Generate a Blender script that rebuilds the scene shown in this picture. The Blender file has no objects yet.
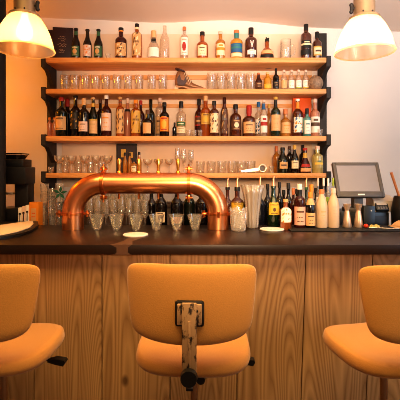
import bpy, bmesh, math, random
from mathutils import Vector, Matrix
random.seed(7)
PI = math.pi
COL = bpy.context.scene.collection
H = 1.4175          # eye height
F, CX, CY = 400.0, 200.0, 172.0

def X(px, D): return (px - CX) / F * D
def Z(py, D): return H + (CY - py) / F * D

# ------------------------------------------------------------------ materials
def srgb(c):
    return tuple(((v/255.0)/12.92 if v/255.0 <= .04045 else ((v/255.0+.055)/1.055)**2.4) for v in c) + (1.0,)

MATS = {}
def nmat(name):
    m = bpy.data.materials.new(name); m.use_nodes = True
    nt = m.node_tree
    for n in list(nt.nodes): nt.nodes.remove(n)
    out = nt.nodes.new('ShaderNodeOutputMaterial')
    MATS[name] = m
    return m, nt, out

def N(nt, typ, **kw):
    n = nt.nodes.new(typ)
    for k, v in kw.items():
        if k in n.inputs: n.inputs[k].default_value = v
        else: setattr(n, k, v)
    return n

def plain(name, rgb, rough=.5, metal=0.0, var=.12, scale=30.0, bump=0.0, spec=.5, coat=0.0, sheen=0.0):
    """a painted / printed / metal surface with a little procedural unevenness"""
    m, nt, out = nmat(name)
    b = N(nt, 'ShaderNodeBsdfPrincipled', Roughness=rough, Metallic=metal)
    b.inputs['Specular IOR Level'].default_value = spec
    b.inputs['Coat Weight'].default_value = coat
    b.inputs['Sheen Weight'].default_value = sheen
    tc = N(nt, 'ShaderNodeTexCoord'); nz = N(nt, 'ShaderNodeTexNoise', Scale=scale, Detail=3.0)
    nt.links.new(tc.outputs['Object'], nz.inputs['Vector'])
    mx = N(nt, 'ShaderNodeMix', data_type='RGBA')
    c = srgb(rgb)
    mx.inputs[6].default_value = tuple(v*(1-var) for v in c[:3]) + (1,)
    mx.inputs[7].default_value = tuple(min(1, v*(1+var)) for v in c[:3]) + (1,)
    nt.links.new(nz.outputs['Fac'], mx.inputs[0])
    nt.links.new(mx.outputs[2], b.inputs['Base Color'])
    if bump:
        bp = N(nt, 'ShaderNodeBump', Strength=bump, Distance=.002)
        nt.links.new(nz.outputs['Fac'], bp.inputs['Height']); nt.links.new(bp.outputs['Normal'], b.inputs['Normal'])
    nt.links.new(b.outputs[0], out.inputs[0])
    return m

def glass(name, tint=(255, 255, 255), body=.06, gloss=.9, edge=.5, bodycol=None, rough=.03, blend=.25):
    """thin glass: tinted see-through + facing reflection + a little body colour"""
    m, nt, out = nmat(name)
    tr = N(nt, 'ShaderNodeBsdfTransparent'); tr.inputs[0].default_value = srgb(tint)
    df = N(nt, 'ShaderNodeBsdfPrincipled', Roughness=.25); df.inputs['Base Color'].default_value = srgb(bodycol or tint)
    gl = N(nt, 'ShaderNodeBsdfGlossy', Roughness=rough); gl.inputs[0].default_value = (gloss, gloss, gloss, 1)
    lw = N(nt, 'ShaderNodeLayerWeight', Blend=blend)
    m1 = N(nt, 'ShaderNodeMixShader'); m1.inputs[0].default_value = body
    nt.links.new(tr.outputs[0], m1.inputs[1]); nt.links.new(df.outputs[0], m1.inputs[2])
    mu = N(nt, 'ShaderNodeMath', operation='MULTIPLY_ADD'); mu.inputs[1].default_value = edge; mu.inputs[2].default_value = .04
    nt.links.new(lw.outputs['Facing'], mu.inputs[0])
    m2 = N(nt, 'ShaderNodeMixShader')
    nt.links.new(mu.outputs[0], m2.inputs[0]); nt.links.new(m1.outputs[0], m2.inputs[1]); nt.links.new(gl.outputs[0], m2.inputs[2])
    nt.links.new(m2.outputs[0], out.inputs[0])
    return m

def wood(name, dark, light, rough=.55, ring=9.0, stretch=(6, 6, .55), var=.18, bump=.25, axis='Z', knots=True, warp=2.2, fine=.35):
    """long-grained wood with cathedral figure, each board of a mesh different (random per island)"""
    m, nt, out = nmat(name)
    b = N(nt, 'ShaderNodeBsdfPrincipled', Roughness=rough)
    tc = N(nt, 'ShaderNodeTexCoord'); geo = N(nt, 'ShaderNodeNewGeometry')
    off = N(nt, 'ShaderNodeVectorMath', operation='SCALE'); off.inputs[0].default_value = (7.3, 3.1, 11.7)
    nt.links.new(geo.outputs['Random Per Island'], off.inputs['Scale'])
    add = N(nt, 'ShaderNodeVectorMath', operation='ADD')
    nt.links.new(tc.outputs['Object'], add.inputs[0]); nt.links.new(off.outputs[0], add.inputs[1])
    mp = N(nt, 'ShaderNodeMapping'); mp.inputs['Scale'].default_value = stretch
    nt.links.new(add.outputs[0], mp.inputs['Vector'])
    n1 = N(nt, 'ShaderNodeTexNoise', Scale=1.0, Detail=1.5, Roughness=.45, Distortion=.3)
    nt.links.new(mp.outputs[0], n1.inputs['Vector'])
    ml = N(nt, 'ShaderNodeMath', operation='MULTIPLY'); ml.inputs[1].default_value = ring*warp
    nt.links.new(n1.outputs['Fac'], ml.inputs[0])
    sn = N(nt, 'ShaderNodeMath', operation='PINGPONG'); sn.inputs[1].default_value = .5
    nt.links.new(ml.outputs[0], sn.inputs[0])
    pw = N(nt, 'ShaderNodeMath', operation='POWER'); pw.inputs[1].default_value = .7
    d2 = N(nt, 'ShaderNodeMath', operation='MULTIPLY'); d2.inputs[1].default_value = 2.0
    nt.links.new(sn.outputs[0], d2.inputs[0]); nt.links.new(d2.outputs[0], pw.inputs[0])
    # fine fibres
    mp2 = N(nt, 'ShaderNodeMapping'); mp2.inputs['Scale'].default_value = tuple(s*18 if s > 2 else s*4 for s in stretch)
    nt.links.new(add.outputs[0], mp2.inputs['Vector'])
    n2 = N(nt, 'ShaderNodeTexNoise', Scale=1.0, Detail=3.0)
    nt.links.new(mp2.outputs[0], n2.inputs['Vector'])
    mixf = N(nt, 'ShaderNodeMix', data_type='FLOAT'); mixf.inputs[0].default_value = fine
    nt.links.new(pw.outputs[0], mixf.inputs[2]); nt.links.new(n2.outputs['Fac'], mixf.inputs[3])
    mx = N(nt, 'ShaderNodeMix', data_type='RGBA')
    mx.inputs[6].default_value = srgb(dark); mx.inputs[7].default_value = srgb(light)
    nt.links.new(mixf.outputs[0], mx.inputs[0])
    hs = N(nt, 'ShaderNodeHueSaturation')
    mr = N(nt, 'ShaderNodeMapRange'); mr.inputs['To Min'].default_value = 1-var; mr.inputs['To Max'].default_value = 1+var
    nt.links.new(geo.outputs['Random Per Island'], mr.inputs['Value']); nt.links.new(mr.outputs[0], hs.inputs['Value'])
    nt.links.new(mx.outputs[2], hs.inputs['Color'])
    last = hs.outputs[0]
    if knots:
        mp3 = N(nt, 'ShaderNodeMapping'); mp3.inputs['Scale'].default_value = tuple(3.6 if s > 2 else 2.2 for s in stretch)
        nt.links.new(add.outputs[0], mp3.inputs['Vector'])
        vo = N(nt, 'ShaderNodeTexVoronoi', Scale=1.0); vo.inputs['Randomness'].default_value = 1.0
        nt.links.new(mp3.outputs[0], vo.inputs['Vector'])
        rp = N(nt, 'ShaderNodeValToRGB'); rp.color_ramp.elements[0].position = .03; rp.color_ramp.elements[1].position = .075
        rp.color_ramp.elements[0].color = (.22, .16, .12, 1); rp.color_ramp.elements[1].color = (1, 1, 1, 1)
        nt.links.new(vo.outputs['Distance'], rp.inputs[0])
        mk = N(nt, 'ShaderNodeMix', data_type='RGBA', blend_type='MULTIPLY'); mk.inputs[0].default_value = .85
        nt.links.new(last, mk.inputs[6]); nt.links.new(rp.outputs[0], mk.inputs[7]); last = mk.outputs[2]
    nt.links.new(last, b.inputs['Base Color'])
    bp = N(nt, 'ShaderNodeBump', Strength=bump, Distance=.002)
    nt.links.new(mixf.outputs[0], bp.inputs['Height']); nt.links.new(bp.outputs['Normal'], b.inputs['Normal'])
    nt.links.new(b.outputs[0], out.inputs[0])
    return m

def emit(name, rgb, strength):
    m, nt, out = nmat(name)
    e = N(nt, 'ShaderNodeEmission', Strength=strength); e.inputs[0].default_value = srgb(rgb)
    nt.links.new(e.outputs[0], out.inputs[0]); return m

M = {}
M['plaster'] = plain('plaster', (236, 220, 206), .9, var=.05, scale=3.0, bump=.15)
M['ceil'] = plain('ceiling_plaster', (232, 212, 196), .9, var=.05, scale=2.0, bump=.2)
M['panelwhite'] = plain('pale_panel', (232, 204, 176), .8, var=.04, scale=4.0)
M['floor'] = wood('floor_wood', (70, 45, 28), (105, 70, 45), stretch=(.6, 7, 7), knots=False)
M['plank'] = wood('bar_plank', (124, 86, 50), (200, 158, 110), rough=.65, ring=30.0, stretch=(3.2, 3.2, .34), var=.14, bump=.35, fine=.5)
M['shelf'] = wood('shelf_pine', (206, 136, 72), (236, 172, 104), rough=.5, ring=5.0, stretch=(.7, 7, 9), var=.05, knots=True, bump=.15)
M['counter'] = plain('counter_top', (42, 28, 22), .36, var=.25, scale=9.0, spec=.35)
M['counteredge'] = plain('counter_edge', (34, 27, 27), .5, var=.25, scale=12.0)
M['key'] = plain('key_wood', (92, 62, 44), .5, var=.15)
M['cabinetwood'] = wood('cabinet_wood', (52, 34, 24), (78, 52, 36), knots=False)
M['seam'] = plain('dark_gap', (22, 14, 10), .9)
M['blacksteel'] = plain('black_steel', (38, 33, 32), .5, metal=.3, var=.25, scale=14.0, bump=.2)
M['upright'] = plain('dark_timber', (52, 45, 40), .7, var=.3, scale=20.0, bump=.3)
M['column'] = plain('rough_iron', (40, 34, 30), .65, metal=.3, var=.5, scale=25.0, bump=.5)
M['blackplastic'] = plain('black_plastic', (24, 22, 22), .4)
M['rubber'] = plain('black_rubber', (30, 27, 25), .7, var=.2, scale=60.0)
M['chrome'] = plain('steel', (236, 222, 206), .32, metal=1.0, var=.05)
M['jigger'] = plain('jigger_steel', (232, 196, 164), .38, metal=.75, var=.06)
M['brushed'] = plain('brushed_steel', (180, 150, 120), .35, metal=.9, var=.15)
M['copper'] = plain('copper', (244, 162, 110), .3, metal=1.0, var=.10, scale=6.0, bump=.03)
M['copperdark'] = plain('aged_copper', (206, 120, 66), .3, metal=1.0, var=.2, scale=40.0)
M['brass'] = plain('brass', (236, 172, 84), .25, metal=1.0, var=.08)
M['fabric'] = plain('tan_fabric', (194, 134, 66), .9, var=.2, scale=260.0, bump=.4, sheen=.3)
M['piping'] = plain('fabric_piping', (190, 130, 74), .85, var=.1, scale=120.0)
M['galv'] = plain('lamp_metal', (150, 124, 96), .45, metal=.6, var=.15, scale=20.0)
# worn paint on the stool's back strap
def worn():
    m, nt, out = nmat('worn_paint')
    b = N(nt, 'ShaderNodeBsdfPrincipled', Roughness=.5)
    tc = N(nt, 'ShaderNodeTexCoord'); mp = N(nt, 'ShaderNodeMapping'); mp.inputs['Scale'].default_value = (60, 60, 28)
    nz = N(nt, 'ShaderNodeTexNoise', Scale=1.0, Detail=4.0, Roughness=.65)
    nt.links.new(tc.outputs['Object'], mp.inputs[0]); nt.links.new(mp.outputs[0], nz.inputs['Vector'])
    rp = N(nt, 'ShaderNodeValToRGB'); e = rp.color_ramp.elements
    e[0].position = .38; e[0].color = srgb((50, 32, 22)); e[1].position = .48; e[1].color = srgb((184, 144, 106))
    nt.links.new(nz.outputs['Fac'], rp.inputs[0]); nt.links.new(rp.outputs[0], b.inputs['Base Color'])
    nt.links.new(b.outputs[0], out.inputs[0]); return m
M['worn'] = worn()
# lamp shade: ribbed prismatic glass, lit from within
def shade():
    m, nt, out = nmat('prismatic_glass')
    tl = N(nt, 'ShaderNodeBsdfTranslucent'); tl.inputs[0].default_value = srgb((255, 234, 200))
    tr = N(nt, 'ShaderNodeBsdfTransparent'); tr.inputs[0].default_value = srgb((255, 240, 214))
    gl = N(nt, 'ShaderNodeBsdfGlossy', Roughness=.15)
    lw = N(nt, 'ShaderNodeLayerWeight', Blend=.3)
    a = N(nt, 'ShaderNodeMixShader'); a.inputs[0].default_value = .4
    nt.links.new(tl.outputs[0], a.inputs[1]); nt.links.new(tr.outputs[0], a.inputs[2])
    mu = N(nt, 'ShaderNodeMath', operation='MULTIPLY'); mu.inputs[1].default_value = .35
    nt.links.new(lw.outputs['Facing'], mu.inputs[0])
    c = N(nt, 'ShaderNodeMixShader'); nt.links.new(mu.outputs[0], c.inputs[0])
    nt.links.new(a.outputs[0], c.inputs[1]); nt.links.new(gl.outputs[0], c.inputs[2])
    nt.links.new(c.outputs[0], out.inputs[0]); return m
M['shade'] = shade()
M['bulb'] = emit('lamp_bulb', (255, 220, 160), 6.0)
# glassware and bottles
M['clear'] = glass('clear_glass', (250, 248, 244), .07, .95, .85, bodycol=(255, 244, 230))
M['cutglass'] = glass('cut_glass', (246, 242, 236), .2, .95, .6, bodycol=(255, 244, 232))
M['frost'] = glass('pleated_glass', (226, 216, 206), .32, .9, .3, bodycol=(226, 214, 202))
M['gin'] = glass('clear_bottle', (244, 236, 226), .16, .9, .5, bodycol=(236, 218, 198))
M['amber'] = glass('amber_spirit', (214, 128, 48), .5, .9, .35, bodycol=(188, 96, 30))
M['gold'] = glass('golden_spirit', (226, 168, 80), .5, .9, .35, bodycol=(212, 146, 60))
M['brown'] = glass('brown_spirit', (120, 56, 24), .7, .9, .35, bodycol=(92, 38, 18))
M['pinkg'] = glass('pink_spirit', (236, 178, 146), .45, .9, .35, bodycol=(226, 164, 130))
M['limon'] = glass('lemon_liqueur', (232, 216, 150), .45, .9, .35, bodycol=(226, 208, 140))
M['yellowg'] = glass('yellow_liqueur', (230, 170, 50), .6, .9, .35, bodycol=(226, 162, 40))
M['green'] = glass('green_glass', (40, 84, 44), .75, .9, .35, bodycol=(18, 44, 24))
M['dark'] = plain('dark_bottle', (20, 14, 12), .1, var=.1, coat=.3)
M['darkg'] = plain('dark_green_bottle', (22, 26, 16), .1, var=.1, coat=.3)
M['darkb'] = plain('dark_blue_bottle', (28, 30, 40), .12, var=.1, coat=.3)
M['darkr'] = plain('dark_red_bottle', (58, 18, 14), .12, var=.1, coat=.3)
M['teal'] = glass('teal_gin', (160, 206, 196), .6, .9, .3, bodycol=(96, 160, 152))
M['whiteb'] = plain('white_bottle', (212, 180, 148), .35, var=.04)
M['mineral'] = plain('pitted_ball', (150, 122, 96), .6, var=.9, scale=75.0, bump=.8)
for nm, c in dict(cream=(238, 214, 172), white=(240, 228, 212), yellow=(226, 178, 60), orange=(232, 140, 40), red=(170, 40, 28), rose=(232, 170, 146),
                  blue=(40, 92, 140), black=(24, 20, 19), tan=(206, 160, 104), cork=(222, 172, 118), greenp=(58, 98, 60), lime=(166, 186, 70), gold2=(206, 160, 70),
                  grey=(112, 104, 98), ink=(96, 66, 48), copperp=(206, 120, 70), pinkp=(226, 190, 168), purple=(44, 24, 30), brownp=(96, 58, 36), carton=(226, 92, 20), tealp=(52, 120, 118)).items():
    M[nm] = plain('paint_' + nm, c, .55, var=.06)
M['spout'] = plain('pale_copper', (232, 178, 138), .35, metal=.5)
M['goldink'] = plain('gold_lettering', (188, 150, 110), .5)
M['screen'] = plain('pos_screen', (150, 142, 142), .25, var=.02)
M['posgrey'] = plain('pos_grey', (92, 84, 78), .5, var=.06)
M['beige'] = plain('beige_plastic', (196, 178, 160), .5, var=.05)
M['paper'] = plain('paper', (238, 212, 176), .8, var=.04)
M['tomato'] = plain('tomato_skin', (210, 60, 26), .3)
M['lemon'] = plain('lemon_skin', (226, 196, 110), .5)
M['stick'] = plain('wooden_stick', (196, 120, 66), .6)
M['leaf'] = plain('green_leaf', (20, 84, 62), .5)
M['boot'] = plain('bronze_leather', (150, 104, 70), .35, metal=.35, var=.35, scale=30.0)
M['bootdark'] = plain('dark_leather', (66, 36, 36), .5, var=.2)
M['lace'] = plain('pale_lace', (216, 190, 156), .7)

# ------------------------------------------------------------------ geometry helpers
def link(name, me, mats, parent=None, loc=None, rot=None, smooth=True):
    if not isinstance(mats, (list, tuple)): mats = [mats]
    for m in mats: me.materials.append(M[m] if isinstance(m, str) else m)
    if smooth:
        for p in me.polygons: p.use_smooth = True
    o = bpy.data.objects.new(name, me); COL.objects.link(o)
    if parent is not None: o.parent = parent
    if loc is not None: o.location = loc
    if rot is not None: o.rotation_euler = rot
    return o

def mesh(vs, fs, mi=None):
    me = bpy.data.meshes.new('m'); me.from_pydata([tuple(v) for v in vs], [], fs)
    if mi:
        for p, i in zip(me.polygons, mi): p.material_index = i
    me.update(); return me

def sharp(me, ang=35):
    try: me.set_sharp_from_angle(angle=math.radians(ang))
    except Exception: pass
    return me

def thing(name, label, cat, loc=(0, 0, 0), rz=0, group=None):
    o = bpy.data.objects.new(name, None); COL.objects.link(o)
    o.empty_display_size = .05
    o.location = loc; o.rotation_euler = (0, 0, rz)
    o['label'] = label; o['category'] = cat
    if group: o['group'] = group
    return o

def tag(o, label, cat, group=None, kind=None):
    o['label'] = label; o['category'] = cat
    if group: o['group'] = group
    if kind: o['kind'] = kind
    return o

def struct(o):
    o['kind'] = 'structure'; return o

def lathe(prof, seg=24, ang0=0, closed=True):
    vs, fs = [], []
    n = len(prof)
    for r, z in prof:
        for k in range(seg):
            a = 2*PI*k/seg
            vs.append((r*math.cos(a), r*math.sin(a), z))
    for i in range(n-1):
        for k in range(seg):
            k2 = (k+1) % seg
            fs.append((i*seg+k, i*seg+k2, (i+1)*seg+k2, (i+1)*seg+k))
    me = mesh(vs, fs)
    bm = bmesh.new(); bm.from_mesh(me)
    bmesh.ops.remove_doubles(bm, verts=bm.verts, dist=1e-6)
    bmesh.ops.recalc_face_normals(bm, faces=bm.faces)
    bm.to_mesh(me); bm.free()
    return sharp(me, 40)

class MB:
    """collects boxes, rods and prisms into one mesh"""
    def __init__(s): s.bm = bmesh.new()
    def box(s, c, d, rot=None, bev=0.0):
        r = bmesh.ops.create_cube(s.bm, size=1.0)
        vs = r['verts']
        mt = Matrix.Translation(Vector(c)) @ (rot.to_4x4() if rot else Matrix.Identity(4)) @ Matrix.Diagonal((d[0], d[1], d[2], 1))
        bmesh.ops.transform(s.bm, matrix=mt, verts=vs)
        if bev:
            es = list({e for v in vs for e in v.link_edges})
            bmesh.ops.bevel(s.bm, geom=es, offset=bev, segments=2, affect='EDGES', profile=.5)
        return s
    def rod(s, a, b, r1, r2=None, seg=14):
        a, b = Vector(a), Vector(b); r2 = r1 if r2 is None else r2
        d = b - a
        q = d.to_track_quat('Z', 'Y').to_matrix().to_4x4()
        mt = Matrix.Translation((a+b)/2) @ q
        bmesh.ops.create_cone(s.bm, cap_ends=True, segments=seg, radius1=r1, radius2=r2, depth=d.length, matrix=mt)
        return s
    def sph(s, c, r, sc=(1, 1, 1), seg=16):
        mt = Matrix.Translation(Vector(c)) @ Matrix.Diagonal((sc[0], sc[1], sc[2], 1))
        bmesh.ops.create_uvsphere(s.bm, u_segments=seg, v_segments=max(6, seg//2), radius=r, matrix=mt); return s
    def prism(s, pts, axis, a, b):
        """extrude a 2-D outline along an axis ('x': pts=(y,z), 'y': pts=(x,z), 'z': pts=(x,y))"""
        f = {'x': lambda u, v, w: (w, u, v), 'y': lambda u, v, w: (u, w, v), 'z': lambda u, v, w: (u, v, w)}[axis]
        A = [s.bm.verts.new(f(u, v, a)) for u, v in pts]; B = [s.bm.verts.new(f(u, v, b)) for u, v in pts]
        n = len(pts)
        s.bm.faces.new(A); s.bm.faces.new(B[::-1])
        for i in range(n): s.bm.faces.new((A[i], B[i], B[(i+1) % n], A[(i+1) % n]))
        return s
    def me(s, ang=35):
        bmesh.ops.recalc_face_normals(s.bm, faces=s.bm.faces)
        me = bpy.data.meshes.new('m'); s.bm.to_mesh(me); s.bm.free(); return sharp(me, ang)

def tube(path, rad, seg=20, cap=True):
    """sweep a circle along a 3-D path; rad is a number or a list"""
    P = [Vector(p) for p in path]; n = len(P)
    R = rad if isinstance(rad, (list, tuple)) else [rad]*n
    vs, fs = [], []
    up = None
    for i in range(n):
        t = (P[min(i+1, n-1)] - P[max(i-1, 0)]).normalized()
        if up is None:
            up = Vector((0, 0, 1)) if abs(t.z) < .9 else Vector((0, 1, 0))
        s = t.cross(up).normalized(); up = s.cross(t).normalized()
        for k in range(seg):
            a = 2*PI*k/seg
            vs.append(P[i] + (s*math.cos(a) + up*math.sin(a))*R[i])
    for i in range(n-1):
        for k in range(seg):
            k2 = (k+1) % seg
            fs.append((i*seg+k, i*seg+k2, (i+1)*seg+k2, (i+1)*seg+k))
    if cap:
        fs.append(tuple(range(seg))[::-1]); fs.append(tuple((n-1)*seg+k for k in range(seg)))
    me = mesh(vs, fs)
    bm = bmesh.new(); bm.from_mesh(me); bmesh.ops.recalc_face_normals(bm, faces=bm.faces); bm.to_mesh(me); bm.free()
    return sharp(me, 50)

# ------------------------------------------------------------------ the room
YW = 3.15
def rough_plane(name, pts_fn, nu, nv, mat):
    vs, fs = [], []
    for j in range(nv+1):
        for i in range(nu+1): vs.append(pts_fn(i/nu, j/nv))
    for j in range(nv):
        for i in range(nu):
            a = j*(nu+1)+i; fs.append((a, a+1, a+nu+2, a+nu+1))
    return struct(link(name, mesh(vs, fs), mat))
def ceil_z(x, y): return 2.595 - .036*x + .018*math.sin(3.1*x+.6) + .008*math.sin(6.3*x) + .02*(YW-y)
struct(link('wall_back', MB().box((.2, YW+.06, 1.4), (5.4, .12, 2.8)).me(), 'plaster'))
struct(link('wall_left', MB().box((-2.56, .6, 1.4), (.12, 5.1, 2.8)).me(), 'plaster'))
struct(link('wall_right', MB().box((2.96, .6, 1.4), (.12, 5.1, 2.8)).me(), 'plaster'))
struct(link('floor', MB().box((.2, .6, -.03), (5.4, 5.1, .06)).me(), 'floor'))
rough_plane('ceiling', lambda u, v: (-2.5+5.4*u, YW-2.6*v, ceil_z(-2.5+5.4*u, YW-2.6*v)), 40, 12, 'ceil')
# iron column at the far left
cx = X(-1.5, 2.5)
struct(link('column', tube([(cx, 2.5, 0), (cx, 2.5, 1.3), (cx, 2.5, 2.62)], .042, 20), 'column'))

# ------------------------------------------------------------------ shelving on the back wall
SH = [Z(57.5, 2.9), Z(88.7, 2.9), Z(136, 2.9), Z(173, 2.9)]
SX0, SX1 = X(45.5, 2.9), X(326.5, 2.9)
TH = .036
unit = thing('wall_shelving', 'pine wall shelving of four long boards on dark brackets behind the bar', 'shelving', ((SX0+SX1)/2, YW, 0))
ux = (SX0+SX1)/2
def up(name, me, mat):
    o = link(name, me, mat, unit); o.matrix_parent_inverse = Matrix.Translation((-ux, -YW, 0)); return o
for z in SH:
    up('shelf_board', MB().box(((SX0+SX1)/2, 3.02, z-TH/2), (SX1-SX0, .24, TH), bev=.003).me(), 'shelf')
for side, xa in ((-1, SX0), (1, SX1)):
    xu = xa + side*.012
    top = Z(33, 3.1) if side > 0 else Z(52, 3.1)
    up('upright', MB().box((xa + side*.036, 3.142-.02, (top+.95)/2), (.062, .04, top-.95), bev=.003).me(), 'upright')
    for z in SH:
        m = MB()
        xb = xa + side*.016
        m.prism([(3.12, z-TH-.10), (3.10, z-TH-.155), (2.97, z-TH-.045), (2.897, z-TH-.03), (2.897, z+.012), (2.93, z+.012), (2.93, z-TH-.002), (3.12, z-TH-.002)], 'x', xb-.016, xb+.016)
        up('bracket', m.me(), 'upright')
for z, hh in ((SH[0], .035), (SH[1], .03)):
    up('back_rail', MB().box(((SX0+SX1)/2, 3.142, z-TH-.035-hh/2), (SX1-SX0-.08, .016, hh), bev=.002).me(), 'shelf')
up('back_panel', MB().box(((SX0+SX1)/2, 3.1465, (Z(34, 3.14)+1.3)/2), (SX1-SX0-.07, .007, Z(34, 3.14)-1.3), bev=.001).me(), 'panelwhite')

# ------------------------------------------------------------------ the bar
CT = 1.10; CY0, CY1 = 1.745, 2.40
ctop = thing('countertop', 'long dark stained bar countertop on the plank bar front', 'countertop', (0, 2.05, CT))
def cpart(name, me, mat):
    o = link(name, me, mat, ctop); o.matrix_parent_inverse = Matrix.Translation((0, -2.05, -CT)); return o
cpart('slab', MB().box((.0, (CY0+CY1)/2, CT-.0215), (4.4, CY1-CY0, .043), bev=.0015).me(), ['counter'])
kx = X(122.0, CY0)
# bow-tie key let into the front edge where two lengths meet
pts = [(-.046, 0), (-.02, -.015), (-.02, -.028), (-.046, -.043), (.046, -.043), (.02, -.028), (.02, -.015), (.046, 0)]
kp = [(kx+a*1.0, CT+b+.0) for a, b in [(-.052, .0006), (-.024, -.012), (-.024, -.034), (-.036, -.0435), (.040, -.0435), (.026, -.034), (.026, -.012), (.044, .0006)]]
cpart('edge_key', MB().prism(kp, 'y', CY0-.0012, CY0+.02).me(), 'key')
cpart('top_key', MB().prism([(kx-.045, CY0+.0), (kx+.045, CY0+.0), (kx+.03, CY0+.09), (kx+.085, CY0+.26), (kx-.0, CY0+.26), (kx-.012, CY0+.09)], 'z', CT-.002, CT+.0008).me(), 'key')

bar = thing('bar_counter', 'plank-clad bar front of upright brown timber boards', 'bar', (0, 1.83, 0))
def bpart(name, me, mat):
    o = link(name, me, mat, bar); o.matrix_parent_inverse = Matrix.Translation((0, -1.83, 0)); return o
m = MB()
seams = [-170, -102, -34, 34, 102, 170, 237, (306, 301), (373, 366), 440, 508, 576]
PD = 1.80
for a, b in zip(seams[:-1], seams[1:]):
    at = lambda s: s if isinstance(s, tuple) else (s, s)
    (a0, a1), (b0, b1) = at(a), at(b)
    g = .0022
    xa0, xa1, xb0, xb1 = X(a0, PD)+g, X(a1, PD)+g, X(b0, PD)-g, X(b1, PD)-g
    zt, zb = CT-.0455, .03
    zk = Z(400, PD)
    ext = lambda x0, x1: x1 + (x1-x0)*(zk-zb)/(zt-zk)
    m.prism([(xa0, zt), (xb0, zt), (ext(xb0, xb1), zb), (ext(xa0, xa1), zb)], 'y', PD, PD+.022)
bpart('plank_cladding', m.me(), 'plank')
bpart('backing_frame', MB().box((0, PD+.05, .53), (4.3, .05, 1.04)).box((0, 2.3, .53), (4.3, .04, 1.04)).me(), 'seam')
WT = 1.03
bpart('service_worktop', MB().box((0, 2.61, WT-.02), (4.3, .40, .04), bev=.003).box((0, 2.79, .5), (4.3, .03, .98)).me(), 'counter')

# low dark cabinet under the wall shelves
bxm = -.09
cab = thing('back_cabinet', 'low dark wooden cabinet against the wall under the shelves', 'cabinet', (bxm, 2.98, 0))
link('carcass', MB().box((0, .0, .58), (2.06, .20, 1.16), bev=.003).me(), 'cabinetwood', cab)
link('cabinet_top', MB().box((0, -.005, 1.1755), (2.10, .215, .03), bev=.003).me(), 'cabinetwood', cab)
for k in range(4):
    dx = -1.03+.515*(k+.5)
    d_ = link('door', MB().box((dx, -.109, .6), (.495, .018, 1.05), bev=.003).me(), 'cabinetwood', cab)
    link('knob', MB().sph((dx+(.2 if k % 2 == 0 else -.2), -.126, .8), .012, seg=10).me(), 'brass', d_)
# ------------------------------------------------------------------ stools
def superellipse_pad(a, b, zt, zb, n=2.7, seg=48, dish=.012, narrow=.0):
    """upholstered pad: rounded-square outline, soft rim, slightly dished"""
    rings = []
    prof = [(0.0, 0), (.35, 0), (.65, 0), (.84, .02), (.93, .10), (.975, .25), (1.0, .52), (.985, .76), (.95, .93), (.86, 1.0), (.7, 1.0)]
    vs, fs = [], []
    for s, t in prof[1:]:
        for k in range(seg):
            th = 2*PI*k/seg
            c, q = math.cos(th), math.sin(th)
            r = (abs(c)**n + abs(q)**n)**(-1/n)
            x, y = r*c*s*a, r*q*s*b
            x *= 1 + narrow*(y/b)
            d = dish*(1-s*s) if t < .5 else 0
            z = zt - (zt-zb)*t - d + .004*math.sin(3*th)*(.5 if t < .5 else .2)*s
            z += (.012*(abs(x)/a)**2 if t < .3 else 0)
            vs.append((x, y, z))
    nr = len(prof)-1
    for i in range(nr-1):
        for k in range(seg):
            k2 = (k+1) % seg
            fs.append((i*seg+k, (i+1)*seg+k, (i+1)*seg+k2, i*seg+k2))
    fs.append(tuple(range(seg))); fs.append(tuple((nr-1)*seg+k for k in range(seg))[::-1])
    me = mesh(vs, fs); bm = bmesh.new(); bm.from_mesh(me); bmesh.ops.recalc_face_normals(bm, faces=bm.faces); bm.to_mesh(me); bm.free()
    return me

def backrest_mesh(w, z0, z1, y0, th=.034, nu=28, nv=20):
    """rounded trapezoid pad curved around the sitter; the back faces -Y"""
    def outline(u, v):
        # square -> rounded trapezoid (superellipse mapping)
        n = 8.0
        m_ = max(abs(u), abs(v)) or 1e-9
        nrm = (abs(u)**n + abs(v)**n)**(1/n) or 1.0
        s = m_/nrm
        uu, vv = u*s, v*s
        half = w/2*(1 - .09*(1-vv)/2 - .035*((1-vv)/2)**3)
        x = uu*half
        zc = (z0+z1)/2; hz = (z1-z0)/2
        z = zc + vv*hz
        if vv < 0: z -= .022*(1-abs(uu)**2.2)*(-vv)
        if vv > 0: z += .003*(1-uu*uu)*vv
        edge = max(abs(u), abs(v))
        return x, z, edge
    vs, fs = [], []
    def y_mid(x, z): return y0 + .055*(abs(x)/(w/2))**2.2 + .02*((z-z0)/(z1-z0)-.5)
    idx = {}
    for side in (0, 1):
        for j in range(nv+1):
            for i in range(nu+1):
                u, v = -1+2*i/nu, -1+2*j/nv
                # cluster samples at the edge for the soft roll
                u = math.copysign(1-(1-abs(u))**1.6, u); v = math.copysign(1-(1-abs(v))**1.6, v)
                x, z, e = outline(u, v)
                t = th/2*math.sqrt(max(0, 1-e**7)) if e < 1 else 0
                y = y_mid(x, z) + (-t if side == 0 else t*1.15)
                if e >= 1 and side == 1: idx[(1, i, j)] = idx[(0, i, j)]; continue
                idx[(side, i, j)] = len(vs); vs.append((x, y, z))
        for j in range(nv):
            for i in range(nu):
                q = (idx[(side, i, j)], idx[(side, i+1, j)], idx[(side, i+1, j+1)], idx[(side, i, j+1)])
                fs.append(q if side == 0 else q[::-1])
    rim = [idx[(0, i, 0)] for i in range(nu)] + [idx[(0, nu, j)] for j in range(nv)] + [idx[(0, i, nv)] for i in range(nu, 0, -1)] + [idx[(0, 0, j)] for j in range(nv, 0, -1)]
    return mesh(vs, fs), [vs[i] for i in rim]

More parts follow.
